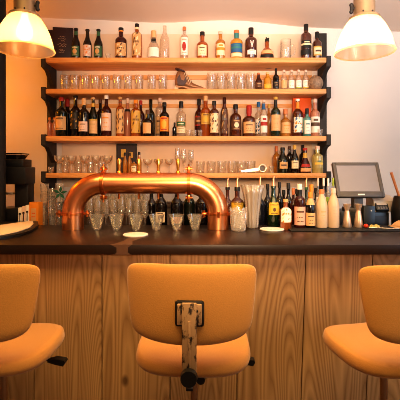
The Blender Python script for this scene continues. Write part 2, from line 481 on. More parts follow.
def make_stool(label):
    t = thing('bar_stool', label, 'stool', (0, 0, 0), 0, 'stools along the bar')
    sy = -.012
    seat = superellipse_pad(.207, .198, .792, .742, 3.1)
    for v in seat.vertices: v.co.y += sy
    link('seat', seat, 'fabric', t)
    bme, rim = backrest_mesh(.444, .888, 1.116, -.225)
    br = link('backrest', bme, 'fabric', t)
    # painted strap: plate on the backrest, bar going down and under the seat
    st = link('back_strap', MB().box((0, -.262, .885), (.046, .010, .25), bev=.002).box((0, -.2665, .87), (.008, .006, .17), bev=.001).box((0, -.256, .972), (.078, .012, .066), bev=.004)
              .me(), 'worn', t)
    link('under_arm', MB().box((0, -.13, .735), (.022, .25, .010), bev=.002).me(), 'blacksteel', t)
    link('plate', MB().box((0, -.2475, .972), (.092, .014, .082), bev=.008).me(), 'blacksteel', st)
    for dx in (-.022, .022): link('plate_screw', MB().sph((dx, -.2635, .985), .006, (1, .5, 1), 10).me(), 'blackplastic', st)
    link('strap_knob', MB().rod((0, -.262, .785), (0, -.275, .785), .012).rod((0, -.272, .785), (0, -.29, .785), .027, .025, 22).me(), 'blackplastic', t)
    link('lock_knob', MB().rod((.03, -.02, .70), (.03, -.11, .70), .006).rod((.03, -.11, .70), (.03, -.13, .70), .017, .015, 16).me(), 'blackplastic', t)
    link('seat_plate', MB().box((0, 0, .731), (.2, .2, .012), bev=.003).rod((0, 0, .73), (0, 0, .66), .03).me(), 'blacksteel', t)
    lv = link('tilt_lever', MB().rod((.02, .01, .712), (.19, .03, .700), .005).me(), 'blacksteel', t)
    link('lever_grip', MB().prism([(.162, .704), (.19, .710), (.226, .706), (.230, .698), (.222, .684), (.19, .690), (.162, .698)], 'y', .012, .042).me(), 'blackplastic', lv)
    link('post', tube([(0, 0, .72), (0, 0, .4), (0, 0, .06)], [.0135, .0145, .02], 16), 'brushed', t)
    fr = MB()
    bpt = []
    link('foot_ring', tube([(.16*math.cos(2*PI*k/28), .16*math.sin(2*PI*k/28), .32) for k in range(29)], .009, 10), 'brushed', t)
    sp = MB()
    for k in range(4):
        a = PI/4+k*PI/2; sp.rod((0, 0, .32), (.16*math.cos(a), .16*math.sin(a), .32), .006)
    link('ring_spokes', sp.me(), 'brushed', t)
    link('base', lathe([(0, 0), (.21, 0), (.21, .012), (.17, .022), (.05, .05), (.024, .08), (0, .08)], 32), 'blacksteel', t)
    return t

def copy_tree(o, parent=None):
    c = o.copy(); COL.objects.link(c)
    if parent is not None: c.parent = parent
    for ch in list(o.children): copy_tree(ch, c)
    return c
s0 = make_stool('tan upholstered bar stool in the middle, its worn painted back strap facing out')
s0.location = (-.022, 1.507, 0); s0.rotation_euler.z = math.radians(-2.5)
s1 = copy_tree(s0); s1.location = (-.739, 1.507, 0); s1.rotation_euler.z = math.radians(-3)
s1['label'] = 'tan upholstered bar stool cut by the left edge, in front of the menu tray'
s2 = copy_tree(s0); s2.location = (.692, 1.507, 0); s2.rotation_euler.z = math.radians(12)
s2['label'] = 'tan upholstered bar stool cut by the right edge, in front of the till'

# ------------------------------------------------------------------ pendant lamps
def make_lamp(x, label, side, py=50.0):
    D = 1.75
    zr = Z(py, D)
    t = thing('pendant_lamp', label, 'lamp', (x, D, zr), 0, 'pendant lamps over the bar')
    k = D/F
    outer = [(28.4, -.3), (28.0, 1.2), (27, 5.2), (25.6, 11), (23.6, 17), (21.2, 22.5), (18.4, 27.5), (15.6, 31.5), (14.2, 33.4)]
    seg = 96
    vs, fs = [], []
    for j, (r, z) in enumerate(outer):
        for q in range(seg):
            a = 2*PI*q/seg
            rr = r*(1 + (.012*(1 if q % 2 else -1) if 0 < j < 8 else 0))
            vs.append((rr*k*math.cos(a), rr*k*math.sin(a), z*k))
    for j in range(len(outer)-1):
        for q in range(seg):
            q2 = (q+1) % seg; fs.append((j*seg+q, j*seg+q2, (j+1)*seg+q2, (j+1)*seg+q))
    sh = link('lamp_shade', mesh(vs, fs), 'shade', t)
    link('shade_rim', tube([(28.4*k*math.cos(2*PI*q/64), 28.4*k*math.sin(2*PI*q/64), 0) for q in range(65)], .0035, 8), 'shade', sh)
    link('gallery_ring', lathe([(14.4*k, 32.6*k), (15*k, 33.2*k), (14.8*k, 35*k), (13.4*k, 35.8*k), (10.2*k, 36*k)], 40), 'galv', t)
    nk = link('lamp_neck', tube([(0, 0, 35.5*k), (0, 0, 45*k), (0, 0, 62*k)], 10.2*k, 28), 'galv', t)
    riv = MB()
    for dx in (-5, 4): riv.sph((dx*k, -9.9*k, 38*k), .004, (1, .5, 1), 8)
    link('neck_rivet', riv.me(), 'blacksteel', nk)
    link('wing_knob', MB().rod((side*10*k, 0, 44*k), (side*13.2*k, 0, 44*k), .006).rod((side*12.6*k, 0, 41*k), (side*12.6*k, 0, 47*k), .008).sph((side*13*k, 0, 40.6*k), .009, seg=10).sph((side*13*k, 0, 47.4*k), .009, seg=10).me(), 'blacksteel', t)
    link('stem', tube([(0, 0, 62*k), (0, 0, 90*k), (0, 0, ceil_z(x, D)-zr)], .012, 12), 'galv', t)
    bl = link('bulb', lathe([(0, 10*k), (5*k, 11*k), (7.5*k, 15*k), (7.5*k, 20*k), (5*k, 26*k), (3.5*k, 31*k), (3.2*k, 37*k)], 20), 'bulb', t)
    L = bpy.data.lights.new('lamp_light', 'POINT'); L.energy = LAMP_W; L.color = (1, .54, .2) if side > 0 else (1, .74, .46); L.shadow_soft_size = .05
    lo = bpy.data.objects.new('lamp_light', L); COL.objects.link(lo); lo.location = (x, D, zr+.02)
    return t
LAMP_W = 5.0
make_lamp(X(24.7, 1.75), 'glowing ribbed glass pendant lamp hanging above the menu tray', 1)
make_lamp(X(364.3, 1.75), 'glowing ribbed glass pendant lamp hanging above the till screen', -1, 52.5)

# ------------------------------------------------------------------ bottles
STY = {  # (height fraction, radius fraction)
 'wine': [(0, .96), (.01, 1), (.58, 1), (.64, .93), (.69, .68), (.73, .42), (.78, .34), (.97, .32), (1, .36)],
 'burg': [(0, .96), (.01, 1), (.46, 1), (.56, .9), (.66, .62), (.74, .42), (.82, .34), (.97, .32), (1, .36)],
 'liquor': [(0, .95), (.012, 1), (.58, 1), (.63, .96), (.68, .75), (.72, .46), (.76, .38), (1, .38)],
 'straight': [(0, .96), (.01, 1), (.66, 1), (.71, .94), (.75, .66), (.78, .42), (.82, .38), (1, .38)],
 'slim': [(0, .95), (.01, 1), (.55, 1), (.66, .88), (.75, .55), (.82, .42), (1, .4)],
 'squat': [(0, .92), (.02, 1), (.48, 1), (.56, .95), (.62, .72), (.66, .42), (.70, .36), (1, .36)],
 'beer': [(0, .95), (.01, 1), (.5, 1), (.58, .9), (.68, .6), (.78, .44), (.97, .4), (1, .44)],
 'bulb': [(0, .8), (.04, .97), (.2, 1), (.38, .92), (.5, .66), (.58, .4), (.64, .3), (1, .3)],
 'flare': [(0, .98), (.02, 1), (.2, .96), (.4, .72), (.55, .46), (.66, .34), (1, .32)],
 'taper': [(0, 1), (.02, 1), (.3, .92), (.5, .78), (.58, .62), (.63, .42), (.68, .36), (1, .36)],
 'milk': [(0, .95), (.02, 1), (.5, 1), (.62, .92), (.74, .68), (.83, .46), (.9, .4), (1, .4)],
}
def smooth_prof(p, n=4):
    out = []
    for i in range(len(p)-1):
        (z0, r0), (z1, r1) = p[i], p[i+1]
        zm, rm = p[max(i-1, 0)]; zn, rn = p[min(i+2, len(p)-1)]
        if z1-z0 < .025 or i == 0 or abs(r0-r1) < .002: out.append((z0, r0)); continue
        m0 = (r1-rm)/max(1e-6, z1-zm); m1 = (rn-r0)/max(1e-6, zn-z0); h = z1-z0
        for k in range(n):
            t = k/n
            out.append((z0+h*t, (2*t**3-3*t**2+1)*r0+(t**3-2*t**2+t)*h*m0+(-2*t**3+3*t**2)*r1+(t**3-t**2)*h*m1))
    out.append(p[-1]); return out

def patch(prof, f0, f1, R, h, half, pattern, rows=22, cols=18, arch=0.0, off=.0007):
    """paper label wrapped on the body; pattern(row, col) -> material slot"""
    def rad(f):
        for (z0, r0), (z1, r1) in zip(prof[:-1], prof[1:]):
            if z0 <= f <= z1: return r0+(r1-r0)*(f-z0)/max(1e-9, z1-z0)
        return prof[-1][1]
    vs, fs, mi = [], [], []
    for j in range(rows+1):
        f = f0+(f1-f0)*j/rows
        for i in range(cols+1):
            u = -1+2*i/cols
            a = -PI/2 + half*u
            fe = f
            if arch and j == rows: fe = f - arch*u*u
            r = rad(fe)*R+off
            vs.append((r*math.cos(a), r*math.sin(a), fe*h))
    for j in range(rows):
        for i in range(cols):
            a = j*(cols+1)+i; fs.append((a, a+1, a+cols+2, a+cols+1)); mi.append(pattern(j/(rows-1), (i+.5)/cols))
    return mesh(vs, fs, mi)

def PT(kind):
    ph = [random.uniform(0, 6) for _ in range(3)]
    def p(v, u):
        e = abs(u-.5)
        if kind == 'plain': return 0
        if kind == 'text':  # rows of lettering
            return 1 if (abs(v-.74) < .05 and e < .26) or (abs(v-.42) < .035 and e < .2 and int(u*18) % 3) or (abs(v-.2) < .035 and e < .28 and int(u*18) % 4) else 0
        if kind == 'crest': return 2 if ((v-.42)/.16)**2 + ((u-.5)/.11)**2 < 1 else 1 if (.06 < v < .13 and e < .3) else 0
        if kind == 'band': return 2 if v > .8 else 1 if (.3 < v < .55 and e < .28) else 0
        if kind == 'foot': return 2 if v < .24 else 1 if (.5 < v < .66 and e < .3) else 0
        if kind == 'emblem': return 2 if ((v-.48)/.27)**2 + ((u-.5)/.22)**2 < 1 else 1 if (.84 < v < .93 and e < .3) or (.06 < v < .14 and e < .3) else 0
        if kind == 'frame': return 2 if (v < .1 or v > .9 or e > .42) else 1 if (.42 < v < .6 and e < .26) else 0
        if kind == 'mottle':   # busy printed label: soft blotches and a lettered strip
            q = math.sin(9*u+ph[0])*math.cos(11*v+ph[1]) + .7*math.sin(17*u-13*v+ph[2])
            if abs(v-.6) < .06 and e < .28: return 2 if int(u*18) % 3 else 0
            return 1 if q > .85 else 2 if q < -1.0 else 0
        if kind == 'stag': return 1 if (abs(e-.16*v) < .05 and v > .35) or (v <= .45 and e < .05) else 0
        if kind == 'stripe': return 2 if .42 < v < .62 else 1 if (.75 < v < .88 and e < .25) else 0
        return 0
    return p

def letters(txt, size, R, zc, mat, parent, off=.0012):
    c = bpy.data.curves.new('t', 'FONT'); c.body = txt; c.size = size; c.align_x = 'CENTER'; c.align_y = 'CENTER'
    o = bpy.data.objects.new('t', c); COL.objects.link(o)
    bpy.context.view_layer.update()
    me = bpy.data.meshes.new_from_object(o.evaluated_get(bpy.context.evaluated_depsgraph_get()))
    bpy.data.objects.remove(o)
    for v in me.vertices:
        a = -PI/2 + v.co.x/R; v.co = ((R+off)*math.cos(a), (R+off)*math.sin(a), zc+v.co.y)
    return link('lettering', me, mat, parent, smooth=False)

BOT = []
def bottle(px, top, w, style, gl, label, D=2.975, z=None, cap=('black', .12), lab=None, foil=None, pour=False, group=None, name='bottle', h=None, neck=None, cat='bottle', rz=None, extra=None):
    """px, top, w: where the bottle stands, how high it reaches and how wide it is, measured off the photo at its distance D"""
    z = SH[0] if z is None else z
    ht = (Z(top, D) - z) if h is None else h
    R = w/2/F*D
    t = thing(name, label, cat, (X(px, D), D, z), random.uniform(-.12, .12) if rz is None else rz, group)
    prof = smooth_prof(STY[style]) if not neck else smooth_prof([(a, b if b > .5 else b*neck) for a, b in STY[style]])
    cm, cf = cap if cap else (None, 0)
    pf = [(f, r) for f, r in prof if f <= 1-cf*.75]
    pf.append((1-cf*.75, prof[-1][1]))
    pr = [(0, 0)]+[(r*R, f*ht) for f, r in pf]+[(0, (1-cf*.75)*ht)]
    link('glass_body', lathe(pr, 20), gl, t)
    rn = prof[-1][1]*R
    if cm:
        rc = rn*1.12+.0006
        link('cap', lathe([(0, ht), (rc*.9, ht), (rc, ht-.003), (rc, ht*(1-cf)), (rc*.8, ht*(1-cf))], 14), cm, t)
    if pour:
        link('pour_spout', tube([(0, 0, ht*.985), (0, 0, ht*.985+.02), (.001, 0, ht*.985+.045), (.004, 0, ht*.985+.062)], [.010, .007, .005, .004], 10), 'spout', t)
    if lab:
        for L in (lab if isinstance(lab, list) else [lab]):
            f0, f1, pt, cols = L[:4]
            half = L[4] if len(L) > 4 else 1.15
            arch = L[5] if len(L) > 5 else 0
            link('paper_label', patch(prof, f0, f1, R, ht, half, PT(pt), arch=arch), list(cols), t)
    if foil:
        fm, f0, f1 = foil
        link('neck_foil', patch(prof, f0, f1, R, ht, PI, PT('plain'), rows=6, cols=20, off=.0005), fm, t)
    if extra: extra(t, R, ht, prof)
    BOT.append(t)
    return t

g1 = 'bottles along the top shelf'
def tick(px, *a, **k): return bottle(px, *a, **k)
bottle(76, 28.5, 8.4, 'beer', 'dark', 'brown beer bottle with dark green label beside the purple books, top shelf', cap=('black', .05), lab=(.1, .42, 'emblem', ('greenp', 'cream', 'tan')), foil=('greenp', .78, .9), group=g1)
bottle(87.5, 29.5, 8.4, 'beer', 'dark', 'brown beer bottle with white and red label on the top shelf', cap=('black', .05), lab=(.1, .47, 'mottle', ('pinkp', 'white', 'orange')), group=g1)
bottle(98.5, 29.5, 8.4, 'beer', 'dark', 'brown beer bottle with dark green label beside the small tea light, top shelf', cap=('black', .05), lab=(.1, .44, 'emblem', ('greenp', 'white', 'tan')), foil=('greenp', .78, .92), group=g1)
bottle(121, 28, 11.5, 'liquor', 'darkr', 'reddish brown rum bottle with mottled cream label on the top shelf', cap=('black', .09), lab=(.1, .5, 'mottle', ('tan', 'cream', 'brownp')), foil=('orange', .87, .92), group=g1)
bottle(137, 24, 10, 'straight', 'amber', 'tall square-shouldered amber bottle with tall cream label and black stopper', cap=('black', .09), lab=(.1, .74, 'mottle', ('tan', 'cream', 'brownp')), foil=('cream', .84, .9), group=g1)
bottle(153.7, 31, 12.5, 'taper', 'gin', 'clear conical gin bottle with thick cork stopper and black collar', cap=('cork', .24), lab=(.08, .4, 'plain', ('white',)), foil=('black', .63, .72), neck=1.05, group=g1)
bottle(164.7, 26, 9.5, 'slim', 'gin', 'tall unlabelled clear glass bottle beside the conical gin bottle', cap=None, group=g1)
bottle(184.3, 27, 7.8, 'straight', 'gin', 'slim clear bottle with white and red label and copper stopper', cap=('copperp', .11), lab=(.14, .66, 'emblem', ('white', 'rose', 'red')), group=g1)
bottle(202.3, 32, 11.5, 'squat', 'amber', 'squat amber whisky bottle with cream label and round black stopper', cap=('black', .14), lab=(.12, .5, 'text', ('cream', 'ink'), .85, .06), group=g1)
bottle(220.4, 31.5, 9.8, 'liquor', 'gold', 'golden whisky bottle with white and orange label and pink cap', cap=('pinkp', .1), lab=(.14, .56, 'stripe', ('cream', 'orange', 'orange'), 1.0, .1), group=g1)
bottle(236.5, 30.5, 12.2, 'liquor', 'yellowg', 'pale golden bottle with blue label and copper cap on the top shelf', cap=('copperp', .1), lab=[(.22, .52, 'stripe', ('blue', 'tealp', 'tealp')), (.08, .2, 'plain', ('cream',))], foil=('tealp', .72, .9), group=g1)
bottle(251, 28, 11.8, 'liquor', 'brown', 'dark amber whisky bottle with pale antler emblem and black cap', cap=('black', .2), lab=[(.36, .56, 'stag', ('brown', 'white'), .7), (.14, .28, 'text', ('white', 'ink'), .8)], group=g1)
def horse(t, R, h, prof):
    link('horse_stopper', MB().sph((0, 0, h*.98), .012, (1.3, .8, 1), 12).box((-.006, 0, h*1.03), (.006, .006, .026)).box((.004, 0, h*1.035), (.012, .006, .008)).sph((.012, 0, h*1.05), .006, seg=8).me(), 'blacksteel', t)
bottle(267, 39.5, 13, 'bulb', 'amber', 'round amber bourbon bottle with small horse and rider stopper', cap=('black', .12), lab=[(.26, .44, 'plain', ('cork',), 1.3)], foil=('black', .03, .22), extra=horse, group=g1)
bottle(306, 24.5, 10.4, 'straight', 'brown', 'tall dark whisky bottle with pale band label near the right upright, top shelf', cap=('black', .18), lab=(.3, .52, 'stripe', ('black', 'cream', 'cream'), 1.2), foil=('black', .12, .28), group=g1)
bottle(317, 32, 9, 'liquor', 'brown', 'short dark liqueur bottle with cream label, last on the top shelf', cap=('black', .22), lab=(.16, .48, 'frame', ('cream', 'ink', 'gold2')), group=g1, D=3.0)

# second shelf miniatures
z2 = SH[1]; g2 = 'miniature bottles on the second shelf'
bottle(258.6, 73, 6.8, 'beer', 'darkr', 'small brown bottle at the start of the miniatures on the second shelf', z=z2, cap=('copperp', .1), lab=(.15, .45, 'text', ('brownp', 'tan')), group=g2)
bottle(267.5, 72.5, 8, 'slim', 'yellowg', 'small yellow liqueur bottle on the second shelf', z=z2, cap=('cork', .1), lab=(.12, .34, 'text', ('yellow', 'ink')), group=g2)
bottle(276, 68.5, 6, 'wine', 'dark', 'small black bottle, tallest of the miniatures on the second shelf', z=z2, cap=('black', .12), lab=(.14, .4, 'text', ('black', 'tan')), group=g2)
for px, lc, lb in ((284, 'cork', 'small clear bottle with tan label right after the black miniature'), (291.4, 'white', 'small clear bottle with white label, second after the black miniature'),
                   (298.5, 'lime', 'small clear bottle with pale green label on the second shelf'), (305.6, 'yellow', 'small clear bottle with yellowish label beside the pitted ball jar')):
    bottle(px, 70, 6, 'slim', 'gin', lb, z=z2, cap=('pinkp', .12), lab=(.16, .48, 'text', ('white' if lc != 'cork' else 'cork', 'tan', 'tan')), foil=(lc, .1, .15), group=g2)

# third shelf
z3 = SH[2]; g3 = 'bottles along the third shelf'
def b3(px, top, w, style, gl, label, **k):
    k.setdefault('group', g3); return bottle(px, top, w, style, gl, label, z=z3, **k)
for px, lb in ((49.6, 'small orange-lit glass bottle at the outer end of the third shelf'), (54.6, 'small orange-lit glass bottle beside the big red-capped wine bottle')):
    b3(px, 117.5, 4.6, 'straight', 'pinkg', lb, cap=('orange', .12), D=2.99)
b3(61.5, 97.5, 11.5, 'wine', 'darkg', 'dark wine bottle with big tan label and red capsule', cap=('red', .1), lab=(.16, .5, 'emblem', ('tan', 'ink', 'cork'), 1.25), D=2.95)
b3(67.4, 99, 10.5, 'wine', 'dark', 'dark unlabelled bottle with long red capsule behind the tan-labelled wine', cap=('red', .2), D=3.085)
b3(75.5, 96, 10.6, 'wine', 'dark', 'dark wine bottle with ornate gold speckled label', cap=('black', .06), lab=(.18, .58, 'mottle', ('black', 'gold2', 'brownp'), 1.1), D=2.965)
b3(84, 98.5, 10.4, 'wine', 'dark', 'dark wine bottle with white label and tan capsule', cap=('cork', .18), lab=(.12, .38, 'text', ('pinkp', 'ink'), 1.0), foil=('dark', .5, .52), D=2.93)
b3(93.2, 97.5, 9.6, 'burg', 'darkg', 'dark slope-shouldered bottle with cream label and gold neck band', cap=('cork', .05), lab=[(.08, .4, 'text', ('cork', 'tan'), 1.2), (.4, .44, 'plain', ('gold2',), 1.2)], foil=('gold2', .76, .86), D=2.985)
b3(100.4, 99.5, 8.6, 'wine', 'dark', 'dark bottle behind the gold-banded one, no label showing', cap=('brownp', .1), D=3.085)
b3(106.4, 95, 10.2, 'wine', 'darkr', 'dark red bottle with white label and white capsule', cap=('white', .1), lab=(.14, .56, 'text', ('pinkp', 'orange'), 1.15))
b3(120.2, 97, 8.2, 'straight', 'amber', 'slim amber bottle with speckled label beside the pink one', cap=('tan', .06), lab=(.08, .68, 'mottle', ('tan', 'brownp', 'ink'), 1.1), foil=('brownp', .84, .88))
b3(127.6, 98.5, 6.8, 'slim', 'pinkg', 'slim pale pink bottle with black neck band', cap=('pinkp', .12), foil=('black', .66, .72), D=3.05)
b3(135.8, 100, 9.8, 'straight', 'amber', 'straight golden bottle with tan label and orange capsule', cap=('orange', .1), lab=(.1, .7, 'mottle', ('gold2', 'tan', 'brownp'), 1.15))
b3(140.8, 100.5, 7.6, 'wine', 'darkr', 'dark red bottle peeping out behind the straight golden bottle', cap=('red', .12), D=3.085)
b3(147.8, 110, 11.2, 'squat', 'dark', 'short dark liqueur bottle with cream label, lowest of its neighbours', cap=('brownp', .16), lab=(.1, .5, 'plain', ('cork',), .75), D=2.94)
b3(150.8, 99.5, 8, 'wine', 'darkg', 'dark green bottle standing behind the short liqueur bottle', cap=('darkg', .2), D=3.08)
b3(159.8, 96, 8.6, 'straight', 'gin', 'tall clear bottle with pale cap behind the orange-labelled black bottle', cap=('pinkp', .14), lab=(.1, .5, 'text', ('tan', 'ink')), D=3.08)
b3(164.4, 102.5, 9.6, 'liquor', 'dark', 'black coffee liqueur bottle with bright orange and yellow label', cap=('black', .12), lab=(.14, .58, 'emblem', ('orange', 'red', 'yellow'), 1.1, .06), D=2.94)
b3(174.6, 122.5, 4.4, 'liquor', 'dark', 'tiny dark bottle on the third shelf beside the clear spirit', cap=('black', .2), D=3.0)
b3(181.2, 101.5, 9.8, 'liquor', 'gin', 'clear spirit bottle with dark cap and pale rectangular labels', cap=('black', .18), lab=[(.1, .26, 'text', ('cream', 'ink')), (.28, .44, 'frame', ('greenp', 'cream', 'tan'))])
b3(199, 99, 8.4, 'liquor', 'darkr', 'brown bottle with black cap standing behind the small tumblers', cap=('black', .16), lab=(.3, .55, 'frame', ('brownp', 'tan', 'red')), D=3.06)
b3(205.6, 96, 10.4, 'liquor', 'amber', 'amber brandy bottle with gold label and tan stopper', cap=('cork', .12), lab=(.3, .56, 'emblem', ('gold2', 'ink', 'yellow'), 1.0), D=2.985)
b3(214.2, 101, 9.2, 'straight', 'brown', 'dark whiskey bottle with tall speckled white label', cap=('black', .12), lab=(.1, .64, 'mottle', ('cream', 'tan', 'brownp'), 1.1), D=2.94)
b3(224.4, 97.5, 8, 'slim', 'brown', 'tall slender dark bottle with greyish cloudy label and red cap', cap=('darkr', .16), lab=(.08, .7, 'mottle', ('brownp', 'tan', 'grey'), 1.1))
b3(235.6, 104.5, 11, 'liquor', 'brown', 'stout dark rum bottle with cream oval label and black cap', cap=('black', .14), lab=(.2, .52, 'emblem', ('brownp', 'tan', 'cream'), 1.0))
b3(249, 105.5, 13, 'squat', 'brown', 'broad bourbon bottle dipped in red wax with cream label', cap=('red', .26), lab=(.1, .46, 'text', ('cork', 'ink'), 1.0), foil=('red', .66, .76))
b3(258.6, 102, 8, 'liquor', 'gin', 'clear bottle with blue cap next to the red wax bottle', cap=('blue', .14), lab=(.1, .5, 'mottle', ('white', 'black', 'blue')), D=3.03)
b3(263.6, 100, 7.4, 'slim', 'gin', 'slim clear bottle with red and white label and pale blue neck', cap=('pinkp', .06), lab=(.1, .56, 'stripe', ('white', 'red', 'red'), 1.1), foil=('blue', .74, .9), D=2.94)
b3(269, 104, 6.6, 'wine', 'gold', 'golden bottle hidden between the red label and the green neck', cap=('gold2', .12), D=3.08)
b3(275.6, 97, 10, 'wine', 'green', 'pale green bottle with cream label and dark gold-topped neck', cap=('gold2', .07), lab=(.14, .54, 'text', ('cork', 'tan'), 1.1), foil=('black', .74, .93), D=2.95)
b3(285.4, 109, 10.6, 'squat', 'gold', 'short pale gold bottle with cream label and copper cap', cap=('copperp', .2), lab=(.12, .5, 'text', ('cork', 'orange'), 1.1), D=2.975)
b3(297.6, 99, 10.4, 'wine', 'brown', 'aperitif bottle with blue and white label and orange neck', cap=('white', .06), lab=(.1, .5, 'mottle', ('white', 'blue', 'orange'), 1.1), foil=('orange', .74, .92), D=2.95)
b3(307, 108.5, 8, 'liquor', 'teal', 'teal gin bottle with pale label and black cap', cap=('black', .2), lab=(.08, .56, 'text', ('white', 'tealp'), .85), D=2.92)
b3(315, 99, 9.4, 'liquor', 'pinkg', 'clear rum bottle with white and dark label, last tall one on third shelf', cap=('pinkp', .1), lab=[(.1, .52, 'stripe', ('white', 'ink', 'ink'), 1.1)], D=2.96)

# fourth shelf
z4 = SH[3]; g4 = 'bottles along the fourth shelf'
def b4(px, top, w, style, gl, label, **k):
    k.setdefault('group', g4); return bottle(px, top, w, style, gl, label, z=z4, **k)
b4(125, 152.5, 4.4, 'beer', 'gold', 'small gold bottle with dark cap in front of the dark picture frame, nearest its edge', cap=('black', .16), D=3.0)
b4(129.6, 152.5, 4.4, 'beer', 'gold', 'small gold bottle with dark cap behind the tiny labelled bottle', cap=('black', .16), D=3.05)
b4(133.8, 159, 5.6, 'liquor', 'gold', 'tiny bottle with cream label and black cap in front of the picture frame', cap=('black', .2), lab=(.1, .5, 'text', ('cream', 'ink')), D=2.95)
b4(139.2, 152, 4.8, 'beer', 'gold', 'small gold bottle with dark cap at the open side of the picture frame', cap=('black', .14), D=2.99)
b4(276.6, 146, 7.6, 'wine', 'gold', 'pale gold bottle behind the dark green one on the fourth shelf', cap=('copperp', .2), D=3.07)
b4(282.6, 147.5, 11, 'burg', 'darkg', 'dark green round-shouldered liqueur bottle with cream label on the fourth shelf', cap=('black', .12), lab=(.12, .48, 'frame', ('tan', 'ink', 'darkg'), .9), D=2.95)
b4(289.6, 146, 7, 'wine', 'dark', 'dark bottle with brown capsule squeezed behind the cream-labelled bottles, fourth shelf', cap=('brownp', .12), D=3.07)
b4(294.6, 145, 8, 'burg', 'dark', 'dark bottle with small white label and gold capsule on the fourth shelf', cap=('gold2', .16), lab=(.16, .44, 'text', ('cream', 'ink'), 1.0), D=2.955)
b4(302.8, 145, 7, 'wine', 'dark', 'dark bottle with black cap behind the flared orange liqueur', cap=('black', .2), D=3.1)
b4(305, 148, 12, 'flare', 'darkr', 'flared dark orange liqueur bottle with red seal and ribbon', cap=('red', .1), lab=[(.06, .2, 'text', ('cork', 'red'), 1.0), (.24, .36, 'plain', ('red',), .9)], foil=('gold2', .6, .8), D=2.95)
b4(317.4, 146, 11, 'liquor', 'limon', 'clear pale yellow lemon liqueur bottle at the end of the fourth shelf', cap=('pinkp', .14), lab=(.18, .5, 'stripe', ('limon', 'greenp', 'yellow'), .8), D=2.965)

# the row on the counter behind the taps and by the till
gc = 'bottles behind the counter'
def bc(px, top, w, style, gl, label, D=2.3, z=None, **k):
    k.setdefault('group', gc)
    z = (CT+.0005 if D < 2.38 else WT+.0005) if z is None else z
    return bottle(px, top, w, style, gl, label, z=z, D=D, **k)
bc(151.4, 187, 10.6, 'wine', 'dark', 'dark bottle under the copper pipe beside the wine glasses', D=2.56)
bc(161, 184, 12.4, 'wine', 'dark', 'dark bottle with square white label and emblem under the copper pipe', D=2.46, lab=(.26, .46, 'emblem', ('cream', 'ink', 'ink'), .8))
bc(176.8, 184, 12.4, 'wine', 'dark', 'dark bottle with low pale label under the copper pipe', D=2.46, lab=(.24, .36, 'text', ('rose', 'ink'), .9))
bc(189.4, 183, 11.4, 'wine', 'darkg', 'unlabelled dark bottle directly under the pipe clamp', D=2.5)
bc(201.6, 184, 12.4, 'wine', 'dark', 'dark bottle with red-brown ring beside the right pipe leg', D=2.46, lab=(.34, .42, 'mottle', ('dark', 'copperp', 'dark'), .8))
bc(227.6, 187, 10.5, 'wine', 'brown', 'brown bottle with copper spout rising behind the copper bend', D=2.58, cap=('black', .06), pour=True)
bc(237.2, 187, 12.5, 'straight', 'brown', 'dark bottle with round yellow label and copper spout behind the cut glass', D=2.47, cap=('black', .08), lab=(.48, .68, 'emblem', ('yellow', 'ink', 'gold2'), 1.2), pour=True)
bc(246.6, 188, 9, 'wine', 'darkg', 'dark green bottle partly hidden behind the pleated vase', D=2.6)
bc(260, 186, 11, 'wine', 'darkb', 'dark blue bottle with copper spout behind the pleated vase', D=2.5, pour=True)
bc(267.6, 184, 8, 'wine', 'darkb', 'dark blue bottle just behind the green whiskey', D=2.68)
def jm(t, R, h, prof):
    letters('JAMESON', .0125, R, .55*h, 'ink', t)
bc(273.4, 186, 12.6, 'burg', 'green', 'green whiskey bottle with yellow label reading JAMESON and copper spout', D=2.325, cap=('green', .06), lab=(.3, .6, 'crest', ('yellow', 'ink', 'ink'), .95, .0), pour=True, rz=0, extra=jm)
bc(279.5, 182, 7.6, 'wine', 'dark', 'slim dark bottle behind the shoulder of the green whiskey', D=2.63)
bc(285.6, 199, 11.5, 'liquor', 'amber', 'short amber bottle with white and orange label before the green whiskey', D=2.225, cap=('tan', .1), lab=(.24, .72, 'mottle', ('white', 'cream', 'orange'), 1.1))
bc(288.4, 183, 9, 'wine', 'dark', 'black-capped dark bottle behind the short amber bottle', D=2.54, cap=('black', .12))
for px, tp, lb in ((254, 190, 'dark bottle at the back behind the pleated vase rim'), (283.6, 190, 'dark bottle at the back behind the short amber bottle, under the shelf edge'), (297, 189, 'dark bottle at the back behind the white-capped vermouth'), (316, 188, 'dark bottle at the back behind the copper-capped white liqueur')):
    bc(px, tp, 8.5, 'wine', 'dark', lb, D=2.73)
bc(293.4, 188, 7.6, 'wine', 'darkr', 'reddish bottle with tan capsule behind the pink-labelled one', D=2.46, cap=('copperp', .14))
bc(299.6, 185, 11.4, 'liquor', 'darkr', 'red vermouth bottle with pale pink label and white cap', D=2.25, cap=('white', .13), lab=(.06, .48, 'text', ('rose', 'brownp'), 1.2), foil=('black', .72, .86))
bc(306.2, 187, 7.6, 'wine', 'green', 'green bottle with copper spout behind the vermouth', D=2.6, pour=True, cap=('greenp', .06))
bc(311.4, 184.5, 9, 'liquor', 'gin', 'clear bottle with orange cap standing behind the cream-labelled bottle', D=2.46, cap=('orange', .14))
bc(310.4, 193, 9.6, 'milk', 'dark', 'dark bottle with orange cap and cream labels at neck and base', D=2.24, cap=('orange', .16), lab=(.06, .42, 'text', ('cork', 'ink'), 1.2), foil=('cork', .64, .82))
bc(321.6, 190.5, 11.6, 'milk', 'whiteb', 'white liqueur bottle with copper cap and faint grey label', D=2.25, cap=('copperp', .12), lab=(.2, .5, 'text', ('whiteb', 'tan'), .8))
bc(333.4, 189.5, 11.4, 'milk', 'whiteb', 'white liqueur bottle with pale pink cap next to the jiggers', D=2.25, cap=('pinkp', .12), lab=(.3, .62, 'text', ('whiteb', 'rose'), .8))
